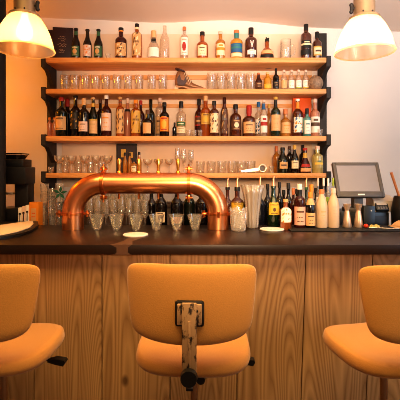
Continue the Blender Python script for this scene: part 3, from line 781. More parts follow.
for px, cp, bd, lb in ((318, 'pinkp', 'white', 'slim white and red carton bottle behind the copper-capped white liqueur'), (323.6, 'white', 'white', 'slim all-white bottle behind the white liqueurs'),
                       (328.2, 'white', 'lime', 'slim white and green bottle behind the two white liqueurs'), (333.2, 'lime', 'lime', 'slim bright green bottle behind the pink-capped white liqueur')):
    bc(px, 178, 4.4, 'straight', 'gin', lb, D=2.52, cap=(cp, .14), lab=[(.1, .66, 'stripe', (bd, 'red' if px == 318 else 'greenp', 'red' if px == 318 else 'white'), 1.4)])

# ------------------------------------------------------------------ glassware
ORD = ['first', 'second', 'third', 'fourth', 'fifth', 'sixth', 'seventh', 'eighth', 'ninth', 'tenth', 'eleventh', 'twelfth']
GM = {}
def tumbler_mesh(r0, r1, h, seg=20, t=.0018):
    k = (round(r0, 4), round(r1, 4), round(h, 4))
    if k not in GM:
        GM[k] = lathe([(0, 0), (r0*.92, 0), (r0, .003), (r1, h), (r1-t, h), (r0-t, .010), (0, .009)], seg)
        GM[k].materials.append(M['clear'])
        for p in GM[k].polygons: p.use_smooth = True
    return GM[k]
def stem_mesh(kind, r, h, seg=24):
    k = (kind, round(r, 4), round(h, 4))
    if k not in GM:
        if kind == 'coupe': pr = [(0, 0), (r*.62, 0), (r*.6, .003), (.005, .006), (.0035, h*.3), (.0045, h*.52), (r*.5, h*.6), (r*.88, h*.76), (r, h), (r-.0015, h), (r*.86, h*.77), (r*.46, h*.62), (0, h*.56)]
        if kind == 'wine': pr = [(0, 0), (r*.8, 0), (r*.76, .003), (.006, .007), (.0036, h*.2), (.0046, h*.42), (r*.5, h*.47), (r*.94, h*.6), (r, h*.72), (r*.84, h), (r*.84-.0015, h), (r-.0015, h*.72), (r*.92, h*.61), (r*.46, h*.49), (0, h*.45)]
        if kind == 'flute': pr = [(0, 0), (r*1.05, 0), (r, .003), (.005, .006), (.0035, h*.2), (.0045, h*.36), (r*.6, h*.42), (r*.95, h*.6), (r, h*.75), (r*.86, h), (r*.86-.0015, h), (r-.0015, h*.75), (r*.93, h*.61), (0, h*.4)]
        GM[k] = lathe(pr, seg); GM[k].materials.append(M['clear'])
        for p in GM[k].polygons: p.use_smooth = True
    return GM[k]
def put(name, me, loc, label, cat, group):
    o = bpy.data.objects.new(name, me); COL.objects.link(o); o.location = loc
    o.rotation_euler.z = random.uniform(0, .3)
    return tag(o, label, cat, group)

D = 2.985
for i, px in enumerate((65, 75, 85.6, 95.6, 105.8, 117.2, 128, 139.2, 151.8, 163)):
    r = 9.0/2/F*D; h = Z(75.3, D)-z2
    put('highball_glass', tumbler_mesh(r*.86, r, h), (X(px, D), D, z2), 'clear straight glass on the second shelf, %s in the row from the left upright' % ORD[i], 'glass', 'row of clear glasses beside the boot')
for i, px in enumerate((211.4, 221.2, 231, 240.8, 250.6)):
    r = 9.2/2/F*D; h = Z(73.3, D)-z2
    put('tall_tumbler', tumbler_mesh(r*.88, r, h), (X(px, D), D, z2), 'tall clear tumbler on the second shelf, %s in the row after the boot toe' % ORD[i], 'glass', 'row of tall tumblers after the boot')
D = 2.97
for i, px in enumerate((59.4, 71.6, 84.6, 96.4, 107.4)):
    r = 10.6/2/F*D; h = Z(155.6, D)-z4
    put('coupe_glass', stem_mesh('coupe', r, h), (X(px, D), D, z4), 'stemmed coupe glass on the fourth shelf, %s in row from the left upright' % ORD[i], 'glass', 'coupe glasses on the fourth shelf')
for i, px in enumerate((65.6, 78.2, 90.6, 102)):
    r = 8/2/F*3.07; h = Z(162, 3.07)-z4
    put('small_tumbler', tumbler_mesh(r*.85, r, h), (X(px, 3.07), 3.07, z4), 'small clear tumbler standing behind the coupe glasses, %s from the left upright' % ORD[i], 'glass', 'tumblers behind the coupe glasses')
put('shot_glass', tumbler_mesh(.016, .02, .045), (X(51, 2.95), 2.95, z4), 'tiny shot glass at the outer end of the fourth shelf', 'glass', None or 'shot glasses')
for i, px in enumerate((147.8, 158.6, 169.2)):
    r = 9.8/2/F*D; h = Z(159, D)-z4
    put('coupe_glass', stem_mesh('coupe', r, h), (X(px, D), D, z4), 'stemmed coupe glass behind the copper pipe, %s after the picture frame' % ORD[i], 'glass', 'coupe glasses behind the copper pipe')
for i, (px, tp) in enumerate(((177.6, 148.5), (183.8, 149.5), (191, 150))):
    r = 6.0/2/F*D
    put('champagne_flute', stem_mesh('flute', r, Z(tp, D)-z4), (X(px, D), D, z4), 'tall champagne flute on the fourth shelf, %s of the three beside the tumblers' % ORD[i], 'glass', 'champagne flutes on the fourth shelf')
for i, px in enumerate((200.4, 211.6, 222, 232.2, 241.6, 251.2)):
    r = 9.4/2/F*3.03; h = Z(161, 3.03)-z4
    put('rocks_tumbler', tumbler_mesh(r*.8, r, h), (X(px, 3.03), 3.03, z4), 'clear tumbler on the fourth shelf, %s in the row after the champagne flutes' % ORD[i], 'glass', 'tumblers behind the bar strainer')
# small pinkish tumblers on the third shelf, with lidded jar
for i, px in enumerate((188.8, 194.2, 200.2)):
    r = 5.4/2/F*2.95
    put('shot_glass', tumbler_mesh(r*.8, r, Z(130, 2.95)-z3), (X(px, 2.95), 2.95, z3), 'small shot glass on the third shelf, %s of three before the brown bottle' % ORD[i], 'glass', 'shot glasses on the third shelf')
put('shot_glass', tumbler_mesh(.017, .022, .05), (X(319.6, 2.935), 2.935, z3), 'small shot glass at the right end of the third shelf', 'glass', 'shot glasses')
put('shot_glass', tumbler_mesh(.017, .021, .05), (X(271.4, 2.96), 2.96, z4), 'small shot glass beside the bar strainer on the fourth shelf', 'glass', 'shot glasses')
# front row of rocks glasses under the copper arch
D = 2.19
for i, px in enumerate((97, 116.6, 136.2, 156.4, 176.6, 195)):
    r = 16/2/F*D; h = Z(214.5, D)-CT
    put('rocks_glass', tumbler_mesh(r*.5, r, h), (X(px, D), D, CT+.0005), 'flared rocks glass under the copper pipe, %s from the left pipe leg' % ORD[i], 'glass', 'rocks glasses under the copper pipe')
# wine glasses massed behind them on the service worktop
k = 0
for row, (D, n, x0, x1, tp) in enumerate(((2.49, 8, 90, 145, 197.5), (2.585, 8, 88, 142, 194), (2.68, 8, 90, 145, 191.5))):
    for i in range(n):
        px = x0+(x1-x0)*i/(n-1)
        r = 7.6/2/F*D; h = Z(tp+((i*5+row*3) % 4)*.9, D)-WT
        put('wine_glass', stem_mesh('wine', r, h), (X(px, D), D, WT+.0005), 'wine glass under copper pipe, %s from left leg in the %s row' % (ORD[i], ('nearest', 'middle', 'far')[row]), 'glass', 'wine glasses massed under the copper pipe')
# stacked tumblers left of the copper pipe
for c, (px, D, nst, tp) in enumerate(((44.6, 2.55, 5, 181), (52.2, 2.46, 5, 186), (59.6, 2.52, 5, 180.5))):
    r = 8.4/2/F*D
    step = (Z(tp, D)-WT)/(nst+.25)
    for j in range(nst):
        put('stacked_tumbler', tumbler_mesh(r*.86, r, step*1.0-.0015), (X(px, D), D, WT+.0005+j*step),
            'clear tumbler in glass stack %s, %s from bottom' % (('beside the orange carton', 'in the middle', 'closest to the copper pipe leg')[c], ORD[j]), 'glass', 'stacked tumblers left of the copper pipe')
# leaf garnish
lf = MB()
for a in (0, 1.3, 2.6, 3.9, 5.1):
    p = [(0, 0), (.012, .02), (.006, .045), (-.006, .02)]
    q = [(x*math.cos(a)-z*math.sin(a), x*math.sin(a)+z*math.cos(a)) for x, z in p]
    lf.prism(q, 'y', a*.0006, a*.0006+.002)
DL = 2.40
o = link('leaf_sprig', lf.me(), 'leaf', loc=(X(60, DL), DL, Z(193, DL)))
tag(o, 'dark green leafy sprig propped against the stacked tumblers', 'leaf')
st = link('sprig_stem', tube([(0, .002, 0), (.004, .01, -.06), (.0, .012, Z(193, DL)*-1+CT+.0)], .0018, 6), 'leaf', o)

# ------------------------------------------------------------------ other things on the shelves
# two dark books
def book(px0, px1, top, D, label, lean=0.0):
    x0, x1 = X(px0, D), X(px1, D); z0 = SH[0]; h = Z(top, D)-z0
    t = thing('book', label, 'book', (x0, D, z0), 0, 'dark books on the top shelf')
    w = x1-x0
    cov = link('cover', MB().box((w/2, -.012, h/2), (w, .004, h), bev=.001).box((w/2, .012, h/2), (w, .004, h), bev=.001).box((.002, 0, h/2), (.004, .027, h), bev=.001).me(), 'purple', t)
    link('pages', MB().box((w/2+.001, 0, h/2), (w-.008, .02, h-.008)).me(), 'paper', t)
    return t, w, h
bk, w, h = book(53, 72.5, 27.5, 2.99, 'large dark purple standing book with faint gold script on its cover')
bk.rotation_euler.z = math.radians(9)
mm = MB()
for zz, a, b in ((.72, .35, .62), (.66, .28, .66), (.6, .4, .6), (.5, .25, .7), (.44, .32, .66), (.34, .3, .5), (.3, .36, .6), (.25, .3, .56)):
    n = 7
    for q in range(n):
        u0 = a+(b-a)*q/n
        mm.box((w*(u0+.02), -.0146, h*(zz+.012*math.sin(q*2.1+zz*9))), (w*(b-a)/n*.75, .0008, h*.012), Matrix.Rotation(.5*math.sin(q*1.7+zz*20), 3, 'Y'))
link('gold_script', mm.me(), 'goldink', bk)
bk2, _, _ = book(46.6, 54, 30.5, 3.06, 'dark book mostly hidden behind the large purple one')
# tea light
t = thing('tea_light', 'small pale glass tea light beside the third beer bottle', 'candle', (X(108, 2.95), 2.95, SH[0]))
link('glass_cup', lathe([(0, 0), (.015, 0), (.019, .04), (.0175, .04), (.0145, .004), (0, .004)], 18), 'cutglass', t)
link('wax', lathe([(0, .0045), (.0135, .0045), (.0145, .022), (0, .022)], 16), 'white', t)
# glass mug
t = thing('glass_mug', 'clear glass beer mug on the top shelf between bottles', 'mug', (X(285.5, 2.97), 2.97, SH[0]))
hm = Z(40, 2.97)-SH[0]
link('mug_body', lathe([(0, 0), (.038, 0), (.041, .004), (.041, hm), (.039, hm), (.038, .014), (0, .012)], 24), 'clear', t)
link('handle', tube([(.038+.034*math.sin(a), 0, hm*.5-.045*math.cos(a)) for a in [PI*q/12 for q in range(13)]], .006, 10), 'clear', t)
# pitted ball jar
t = thing('ball_jar', 'round pitted stone-like ball jar at the end of the second shelf', 'jar', (X(315.4, 2.96), 2.96, z2))
rb = 15/2/F*2.96
bm = bmesh.new(); bmesh.ops.create_icosphere(bm, subdivisions=4, radius=rb)
for v in bm.verts:
    n = v.co.normalized()
    v.co = n*rb*(1+.05*math.sin(9*n.x+4*n.z)*math.sin(11*n.y+2)*math.cos(10*n.z)); v.co.z = max(v.co.z, -rb*.93)
me = bpy.data.meshes.new('b'); bm.to_mesh(me); bm.free()
link('ball', me, 'mineral', t, loc=(0, 0, rb*.93))
link('mouth', lathe([(.012, rb*1.86), (.014, rb*1.9), (.014, rb*2.02), (.011, rb*2.02), (.011, rb*1.86)], 14), 'mineral', t)
# lace-up boot
D = 2.96
t = thing('heeled_boot', 'bronze lace-up heeled boot displayed on the second shelf', 'shoe', (X(174.6, D), D, z2+.0008))
PXM = D/F
tops = [(175.0, 80), (175.6, 75), (177, 70.5), (179, 68.6), (182, 68.8), (184.6, 70.2), (186.4, 73), (188.4, 76.5), (190.6, 80), (194, 82.4), (198, 83.9), (202, 85.4), (204.6, 86.8), (205.6, 87.6)]
bots = [(175.0, 83), (175.6, 84.6), (177, 85.6), (179, 86), (182, 85.6), (184.6, 85.8), (186.4, 86.4), (188.4, 87), (190.6, 87.4), (194, 87.6), (198, 87.8), (202, 87.8), (204.6, 87.9), (205.6, 87.9)]
wid = [.016, .024, .030, .033, .034, .034, .034, .035, .037, .040, .040, .034, .022, .010]
zb0 = Z(88.7, D)
vs, fs = [], []; sg = 20
for (x, yt), (_, yb), wv in zip(tops, bots, wid):
    zt_, zb_ = Z(yt, D)-zb0, Z(yb, D)-zb0
    for q in range(sg):
        a = 2*PI*q/sg; ca, sa = math.cos(a), math.sin(a)
        v = math.copysign(abs(ca)**.8, ca); w_ = math.copysign(abs(sa)**.8, sa)
        up01 = (w_+1)/2
        vs.append(((x-174.6)*PXM, v*wv*(1-.35*up01), zb_+(zt_-zb_)*up01))
nS = len(tops)
for i in range(nS-1):
    for q in range(sg): fs.append((i*sg+q, i*sg+(q+1) % sg, (i+1)*sg+(q+1) % sg, (i+1)*sg+q))
fs.append(tuple(range(sg))[::-1]); fs.append(tuple((nS-1)*sg+q for q in range(sg)))
me = mesh(vs, fs); bm = bmesh.new(); bm.from_mesh(me); bmesh.ops.recalc_face_normals(bm, faces=bm.faces); bm.to_mesh(me); bm.free()
up_ = link('upper', me, 'boot', t)
def bp(px, py): return ((px-174.6)*PXM, Z(py, D)-zb0)
ca_ = bp(180.2, 68.8)
link('collar', tube([(ca_[0]+.032*math.cos(2*PI*q/18), .024*math.sin(2*PI*q/18), ca_[1]-.012*math.cos(2*PI*q/18)) for q in range(19)], .007, 8), 'bootdark', t)
link('side_patch', MB().prism([bp(178, 84), bp(177, 78), bp(180, 74), bp(181.5, 79), bp(184, 80), bp(186, 76), bp(187, 81), bp(184, 85)], 'y', -.0345, -.026).me(), 'bootdark', t)
link('sole', MB().prism([bp(176, 84.5), bp(179, 85.4), bp(184, 85.2), bp(190, 87), bp(205.8, 87.6), bp(206, 88.7), bp(189, 88.7), bp(184, 86.8), bp(179, 86.9), bp(176, 86)], 'y', -.036, .036).me(), 'boot', t)
link('heel', MB().prism([bp(175, 84.5), bp(180, 86), bp(177.2, 88.7), bp(174.4, 88.7)], 'y', -.026, .026).me(), 'lace', t)
for q in range(6):
    f = q/5; x, z = bp(185.4+7.0*f, 71.6+10.4*f)
    link('lace', tube([(x-.010, -.031, z-.022), (x-.003, -.02, z-.004), (x+.004, 0, z+.003), (x-.003, .02, z-.004), (x-.010, .031, z-.022)], .0036, 8), 'lace', up_)
# dark picture frame on the fourth shelf
D = 3.1
x0, x1, zt = X(116.5, D), X(137, D), Z(144, D)
t = thing('picture_frame', 'small dark framed picture leaning behind the little gold bottles', 'picture', ((x0+x1)/2, D, z4))
w, h = x1-x0, zt-z4
link('frame', MB().box((-w/2+.006, 0, h/2), (.012, .014, h)).box((w/2-.006, 0, h/2), (.012, .014, h)).box((0, 0, h-.006), (w-.024, .014, .012)).box((0, 0, .006), (w-.024, .014, .012)).me(), 'blacksteel', t)
link('backing_card', MB().box((0, .002, h/2), (w-.024, .006, h-.024)).me(), 'purple', t)
link('print', MB().box((-w*.16, -.0016, h*.68), (w*.24, .001, h*.28)).box((w*.2, -.0016, h*.62), (w*.2, .001, h*.2)).me(), 'gold2', t)
# orange carton behind third-shelf bottles
D = 3.1
x0, x1, zt = X(292.5, D), X(310.5, D), Z(98.5, D)
t = thing('gift_carton', 'bright orange gift carton standing behind the aperitif bottle', 'box', ((x0+x1)/2, D, z3))
link('carton_body', MB().box((0, 0, (zt-z3)/2), (x1-x0, .05, zt-z3), bev=.002).me(), 'carton', t)
link('printed_band', MB().box((0, -.0258, (zt-z3)*.55), ((x1-x0)*.7, .001, .03)).me(), 'red', t)
# bar strainer / squeezer on the fourth shelf
D = 2.935
zs = z4+.0005
t = thing('citrus_squeezer', 'steel hand-held citrus squeezer lying on the fourth shelf', 'bar tool', (X(255, D), D, zs))
link('cup', tube([(.055+.026*math.cos(2*PI*q/20), 0, .034+.026*math.sin(2*PI*q/20)) for q in range(21)], .006, 10), 'chrome', t)
link('press_dish', MB().rod((.055, .010, .034), (.055, .014, .034), .02, .012, 20).me(), 'grey', t)
for q, (dz, dy) in enumerate(((0, 0), (-.012, .012))):
    link('handle', MB().prism([(.032, .040+dz), (.032, .026+dz), (-.098, .004), (-.102, .010+.006*(1-q)), (-.095, .020)], 'y', -.006+dy, .004+dy).me(), 'chrome', t)
link('hinge', MB().rod((.082, -.008, .034), (.082, .012, .034), .006).me(), 'chrome', t)

# ------------------------------------------------------------------ copper beer tower
D = 2.23
r = .0585; bend = .167
xl, xr = X(73.2, D), X(218, D); zc = Z(183.2, D)
t = thing('beer_tower', 'polished copper pipe arch beer tower standing on the counter', 'beer tap', ((xl+xr)/2, D, CT))
xm = (xl+xr)/2
def tp(name, me, mat, parent=None):
    o = link(name, me, mat, parent or t)
    if parent is None: o.matrix_parent_inverse = Matrix.Translation((-xm, -D, -CT))
    return o
path = [(xl, D, CT+.0005), (xl, D, (CT+zc-bend)/2)]
path += [(xl+bend*(1-math.cos(a)), D, zc-bend+bend*math.sin(a)) for a in [PI/2*q/14 for q in range(15)]]
path += [(xl+bend+(xr-xl-2*bend)*q/8, D, zc) for q in range(1, 8)]
path += [(xr-bend*(1-math.sin(a)) if False else xr-bend+bend*math.sin(a), D, zc-bend+bend*math.cos(a)) for a in [PI/2*q/14 for q in range(15)]]
path += [(xr, D, (CT+zc-bend)/2), (xr, D, CT+.0005)]
tp('pipe', tube(path, r, 36), 'copper')
def clamp(c, axis):
    m = MB()
    c = Vector(c)
    if axis == 'x':
        m.rod(c-Vector((.009, 0, 0)), c+Vector((.009, 0, 0)), r+.009, seg=36)
        for s in (-1, 1):
            m.box(c+Vector((0, 0, s*(r+.018))), (.016, .03, .034), bev=.003)
            m.rod(c+Vector((-.018, 0, s*(r+.022))), c+Vector((.020, 0, s*(r+.022))), .0085, seg=10)
            m.rod(c+Vector((.0, 0, s*(r+.022))), c+Vector((.0, 0, s*(r+.048))), .006, seg=8)
    else:
        m.rod(c-Vector((0, 0, .007)), c+Vector((0, 0, .007)), r+.009, seg=36)
        for s in (-1, 1):
            m.box(c+Vector((s*(r+.018), 0, 0)), (.03, .03, .013), bev=.003)
            m.rod(c+Vector((s*(r+.02), 0, -.018)), c+Vector((s*(r+.02), 0, .018)), .008, seg=10)
        m.rod(c+Vector((.0, -r-.012, -.016)), c+Vector((.0, -r-.012, .016)), .007, seg=10)
    return m.me()
for xx in (X(103.5, D), X(188.8, D)): tp('pipe_clamp', clamp((xx, D, zc), 'x'), 'copperdark')
for xx in (xl, xr): tp('leg_flange', clamp((xx, D, Z(213.6, D)), 'z'), 'copperdark')
for px in (119.2, 138.8, 158.4, 178):
    x = X(px, D+.03)
    hd = tp('tap_handle', lathe([(0, zc+r*.6), (.012, zc+r*.6), (.012, zc+r+.006), (.007, zc+r+.012), (.0095, zc+r+.04), (.013, zc+r+.066), (.009, zc+r+.078), (0, zc+r+.08)], 16), 'brass')
    hd.location = (x, D+.03, 0)
    sp = tp('tap_spout', lathe([(0, zc-r-.03), (.006, zc-r-.03), (.007, zc-r+.0), (.01, zc-r+.012), (0, zc-r+.02)], 12), 'copperdark')
    sp.location = (X(px, D), D, 0)

# ------------------------------------------------------------------ things on the counter
def disc(px, py, w, label):
    D = (H-CT)*F/(py-CY); R = w/2/F*D
    o = link('coaster', lathe([(0, 0), (R*.96, 0), (R, .003), (R, .006), (R*.97, .008), (0, .008)], 40), 'white', loc=(X(px, D), D, CT+.0005))
    if o: tag(o, label, 'coaster', 'white round mats on the counter')
    return o
disc(135.6, 235.6, 25, 'round white beer mat lying alone near the middle of the counter')
o = disc(272, 230.0, 24, 'round white beer mat in front of the green whiskey bottle')
# menu tray at left
t = thing('menu_tray', 'black curved tray holding a cream sheet at the left end of the counter', 'tray', (X(0, 2.15), 2.15, CT+.0005))
m = MB(); ox = X(0, 2.15)
def ctr(px, py, z=CT):
    D_ = (H-z)*F/(py-CY); return (X(px, D_)-ox, D_-2.15)
zt2 = CT+.03
outl = [(-45, 239), (-20, 238), (4, 236), (20, 233.4), (32, 229.5), (38.5, 224.5), (38, 221), (10, 221), (-45, 221)]
m.prism([ctr(a, b, zt2-.014) for a, b in outl], 'z', .0, .014)
link('tray_base', m.me(), 'blackplastic', t)
outl2 = [(-45, 235), (-20, 234), (3, 232), (18, 229), (30, 225), (33.5, 221.5), (32.5, 218.8), (18, 220.5), (0, 223), (-45, 226)]
link('cream_sheet', MB().prism([ctr(a, b, zt2) for a, b in outl2], 'z', .0148, .0185).me(), 'paper', t)
# orange carton and pale sachets
D = 2.5
t = thing('tea_carton', 'orange carton with pale label standing beside the stacked tumblers', 'box', (X(36, D), D, WT+.0005), math.radians(-12))
hh = Z(202, D)-WT
link('carton_body', MB().box((0, 0, hh/2), (.062, .05, hh), bev=.002).me(), 'orange', t)
link('carton_label', MB().box((.0, -.0256, hh*.6), (.036, .001, hh*.42)).me(), 'cork', t)
link('label_print', MB().box((0, -.0264, hh*.66), (.022, .0008, .006)).box((0, -.0264, hh*.55), (.026, .0008, .005)).me(), 'carton', t)
for i, (px, rz, cm) in enumerate(((20.6, .25, 'white'), (24.4, .2, 'pinkp'), (28.2, .15, 'white'))):
    D = 2.47+.012*i
    t = thing('sachet_box', 'thin pale packet leaning by the orange carton, %s from the grinder' % ORD[i], 'packet', (X(px, D), D, WT+.0005), rz, 'pale packets beside the orange carton')
    hh = Z(207.5-i*1.2, D)-WT
    link('packet_body', MB().box((0, 0, hh/2), (.019, .05, hh), bev=.001).me(), cm, t)
    link('packet_print', MB().box((0, -.0254, hh*.78), (.012, .0006, .012)).box((0, -.0254, hh*.6), (.005, .0006, .05)).me(), 'purple', t)
# grinder
D = 2.62
t = thing('coffee_grinder', 'black coffee grinder beside the iron column', 'grinder', (X(18, D), D, WT+.0005))
def pz(y): return Z(y, D)-WT
def bx(m, pa, pb, ya, yb, dy=.16, y0=0, bev=.006):
    m.box(((X(pa, D)+X(pb, D))/2-X(18, D), y0, (pz(ya)+pz(yb))/2), (X(pb, D)-X(pa, D), dy, pz(ya)-pz(yb)), bev=bev); return m
link('head', bx(bx(MB(), 7, 30.6, 167, 184), 7, 27.5, 159.5, 167.5, .14).me(), 'blackplastic', t)
link('column_body', bx(MB(), 16.5, 30, 183.5, 224, .10, .02).me(), 'blacksteel', t)
link('base', bx(MB(), 4, 29, 207, 226, .2).me(), 'blackplastic', t)
link('hopper', MB().prism([(X(5, D)-X(18, D), pz(155)), (X(25, D)-X(18, D), pz(155)), (X(21, D)-X(18, D), pz(160)), (X(9, D)-X(18, D), pz(160))], 'y', -.05, .05).box((X(15, D)-X(18, D), 0, pz(154)), (.14, .11, .008)).me(), 'dark', t)
link('portafilter_fork', bx(MB(), 8, 18, 192, 194, .03, -.06, .002).me(), 'chrome', t)

# cut glass and pleated vase
D = 2.165
R = 17/2/F*D; h = Z(209, D)-CT
seg = 32; vs, fs = [], []
lv = [(0.0, 0), (.80, .0), (.84, .04), (.9, .3), (.96, .6), (1, .85), (1.02, 1.0), (.93, 1.0), (.86, .6), (.76, .15), (0, .14)]
for j, (rr, zz) in enumerate(lv):
    for q in range(seg):
        a = 2*PI*q/seg
        kf = 1 + (.045 if (q+j) % 2 else -.045)*(1 if 1 < j < 6 else 0)
        vs.append((rr*R*kf*math.cos(a), rr*R*kf*math.sin(a), zz*h + (.012*math.sin(5*a) if j in (6, 7) else 0)))
for j in range(len(lv)-1):
    for q in range(seg): fs.append((j*seg+q, j*seg+(q+1) % seg, (j+1)*seg+(q+1) % seg, (j+1)*seg+q))
me = mesh(vs, fs); bm = bmesh.new(); bm.from_mesh(me); bmesh.ops.remove_doubles(bm, verts=bm.verts, dist=1e-6); bmesh.ops.recalc_face_normals(bm, faces=bm.faces); bm.to_mesh(me); bm.free()
o = link('cut_glass_tumbler', me, 'cutglass', loc=(X(238.4, D), D, CT+.0005), smooth=False)
tag(o, 'faceted cut glass tumbler beside the right leg of the copper pipe', 'glass')
D = 2.27
h = Z(185, D)-CT
seg = 48; vs, fs = [], []
lv = [(0, 0), (5.3, 0), (5.6, .03), (6.2, .25), (7.4, .55), (9.2, .8), (11.4, 1.0), (11.0, 1.0), (8.8, .8), (7.0, .55), (5.9, .25), (5.0, .05), (0, .05)]
for j, (rr, zz) in enumerate(lv):
    for q in range(seg):
        a = 2*PI*q/seg
        kf = 1 + (.09*math.cos(11*a) if 2 <= j <= 10 else 0)
        vs.append((rr/F*D*kf*math.cos(a), rr/F*D*kf*math.sin(a), zz*h))
for j in range(len(lv)-1):
    for q in range(seg): fs.append((j*seg+q, j*seg+(q+1) % seg, (j+1)*seg+(q+1) % seg, (j+1)*seg+q))
me = mesh(vs, fs); bm = bmesh.new(); bm.from_mesh(me); bmesh.ops.remove_doubles(bm, verts=bm.verts, dist=1e-6); bmesh.ops.recalc_face_normals(bm, faces=bm.faces); bm.to_mesh(me); bm.free()
o = link('pleated_vase', me, 'frost', loc=(X(252.6, D), D, CT+.0005))
tag(o, 'tall flared pleated glass vase between the cut glass and the whiskey', 'vase')

# bar mat
x0, x1 = X(288, 2.2), X(398, 2.2)
o = link('bar_mat', MB().box(((x0+x1)/2, 2.245, CT+.0035), (x1-x0, .235, .006), bev=.002).me(), 'rubber')
tag(o, 'long black rubber bar mat under the bottles and jiggers', 'mat')
MT = CT+.0072
for b in BOT:
    if abs(b.location.z-(CT+.0005)) < 1e-6 and b.location.x > X(290, 2.25): b.location.z = MT
# jiggers
for px, D, lb in ((347, 2.25, 'steel double-cone jigger next to the white liqueur bottle'), (358.4, 2.25, 'steel double-cone jigger next to the tomato')):
    k = D/F; hh = Z(204, D)-MT
    t = thing('jigger', lb, 'jigger', (X(px, D), D, MT), 0, 'jiggers on the bar mat')
    link('large_cup', lathe([(0, 0), (4.3*k, 0), (4.6*k, .003), (3.5*k, hh*.36), (2.5*k, hh*.66), (2.1*k, hh*.72), (0, hh*.72)], 24), 'jigger', t)
    link('small_cup', lathe([(0, hh*.72), (2.1*k, hh*.72), (2.8*k, hh*.84), (3.9*k, hh), (3.7*k, hh), (2.5*k, hh*.85), (0, hh*.78)], 24), 'jigger', t)
# tomato, lemon twists, keys
t = thing('tomato', 'small red tomato on the bar mat beside the jiggers', 'tomato', (X(366, 2.22), 2.22, MT))
link('flesh', MB().sph((0, 0, .0115), .0135, (1, 1, .86), 16).me(), 'tomato', t)
link('stalk', MB().rod((0, 0, .022), (.002, 0, .030), .0016).me(), 'leaf', t)
for i, (px, D, rz) in enumerate(((372.2, 2.235, .6), (376.6, 2.25, -.2))):
    o = link('lemon_wedge', MB().prism([(-.018, .0), (.018, .0), (.013, .011), (0, .016), (-.013, .011)], 'y', -.007, .007).me(), 'lemon', loc=(X(px, D), D, MT), rot=(0, 0, rz))
    tag(o, ('pale lemon wedge right beside the tomato on the bar mat', 'pale lemon wedge farther from the tomato on the bar mat')[i], 'lemon', 'lemon wedges on the bar mat')
t = thing('bar_spoon', 'thin steel bar spoon lying on the right end of the bar mat', 'spoon', (X(384, 2.17), 2.17, MT))
link('spoon_shaft', tube([(-.07, .03, .004), (0, 0.005, .005), (.05, -.01, .005)], .0025, 8), 'chrome', t)
link('spoon_bowl', MB().sph((.062, -.012, .005), .012, (1.4, .9, .35), 14).me(), 'chrome', t)

# till: cash drawer, screen, printer, card reader
D = 2.47
xa, xb = X(337.5, D), X(389.5, D)
t = thing('cash_drawer', 'black cash drawer under the till screen', 'cash drawer', ((xa+xb)/2, D+.14, WT+.0005))
hh = Z(212.5, D)-WT
link('drawer_case', MB().box((0, 0, hh/2), (xb-xa, .27, hh), bev=.004).me(), 'blackplastic', t)
link('drawer_front', MB().box((0, -.137, hh*.48), (xb-xa-.02, .006, hh*.74), bev=.002).me(), 'blacksteel', t)
link('lock', MB().rod((.02, -.139, hh*.6), (.02, -.144, hh*.6), .006).me(), 'chrome', t)
ZD = WT+.0005+hh
# the pedestal box under the monitor
D = 2.53
t = thing('till_screen', 'grey touch screen till monitor tilted back on its stand', 'monitor', (X(357, D), D, ZD+.0005))
w = 47/F*2.50; ht = .236
tilt = math.radians(-25)
Rm = Matrix.Rotation(tilt, 3, 'X')
zb = Z(197.6, 2.47)-ZD
def rm(me):
    me.transform(Matrix.Translation((0, -.06, zb)) @ Rm.to_4x4()); return me
fw = .022
mon = link('monitor_frame', rm(MB().box((-w/2+fw/2, 0, ht/2), (fw, .03, ht), bev=.003).box((w/2-fw/2, 0, ht/2), (fw, .03, ht), bev=.003).box((0, 0, ht-.010), (w-.02, .03, .02), bev=.003).box((0, 0, .018), (w-.02, .03, .036), bev=.003).box((0, .018, ht/2), (w-.01, .02, ht-.01), bev=.004).me()), 'posgrey', t)
link('screen', rm(MB().box((0, -.004, ht/2+.008), (w-.04, .012, ht-.052)).me()), 'screen', t)
link('brand_strip', rm(MB().box((.0, -.0156, .014), (.042, .001, .009)).me()), 'white', t)
link('stand', MB().box((.0, .0, (zb+.02)/2), (.06, .05, zb+.02), bev=.006).box((0, .02, .012), (.13, .14, .023), bev=.004).me(), 'posgrey', t)
# box beside stand
D = 2.49
t = thing('receipt_printer', 'pale beige receipt printer on the cash drawer right of the till screen', 'printer', (X(380, D+.06), D+.06, ZD+.0005))
pw = 21/F*D
link('printer_body', MB().prism([(-.06, 0), (.06, 0), (.06, .10), (.0, .10), (-.06, .07)], 'x', -pw/2, pw/2).me(), 'beige', t)
link('paper_slot', MB().box((0, .02, .1012), (pw*.7, .006, .002)).me(), 'blackplastic', t)
link('receipt', MB().box((0, .024, .110), (pw*.55, .001, .022)).me(), 'white', t)
D = 2.42
t = thing('card_reader', 'small dark card reader with pale keys in front of the receipt printer', 'card reader', (X(382, D), 2.435, ZD+.0005) if False else (X(382, 2.475), 2.485-.02, ZD+.0005))
rw = 13/F*D
hh2 = .055
rt = Matrix.Rotation(math.radians(-35), 4, 'X')
b1 = MB().box((0, 0, .026), (rw, .022, .052), bev=.004).me(); b1.transform(Matrix.Translation((0, -.0, .008)) @ rt)
link('reader_body', b1, 'blackplastic', t)
b2 = MB().box((0, -.0116, .043), (rw*.8, .001, .012)).me(); b2.transform(Matrix.Translation((0, 0, .008)) @ rt)
link('display', b2, 'beige', t)
b3_ = MB()
for i in range(4):
    for j in range(3): b3_.box(((i-1.5)*rw*.2, -.0116, .010+j*.009), (rw*.14, .002, .005))
b3m = b3_.me(); b3m.transform(Matrix.Translation((0, 0, .008)) @ rt)
link('keypad', b3m, 'grey', t)
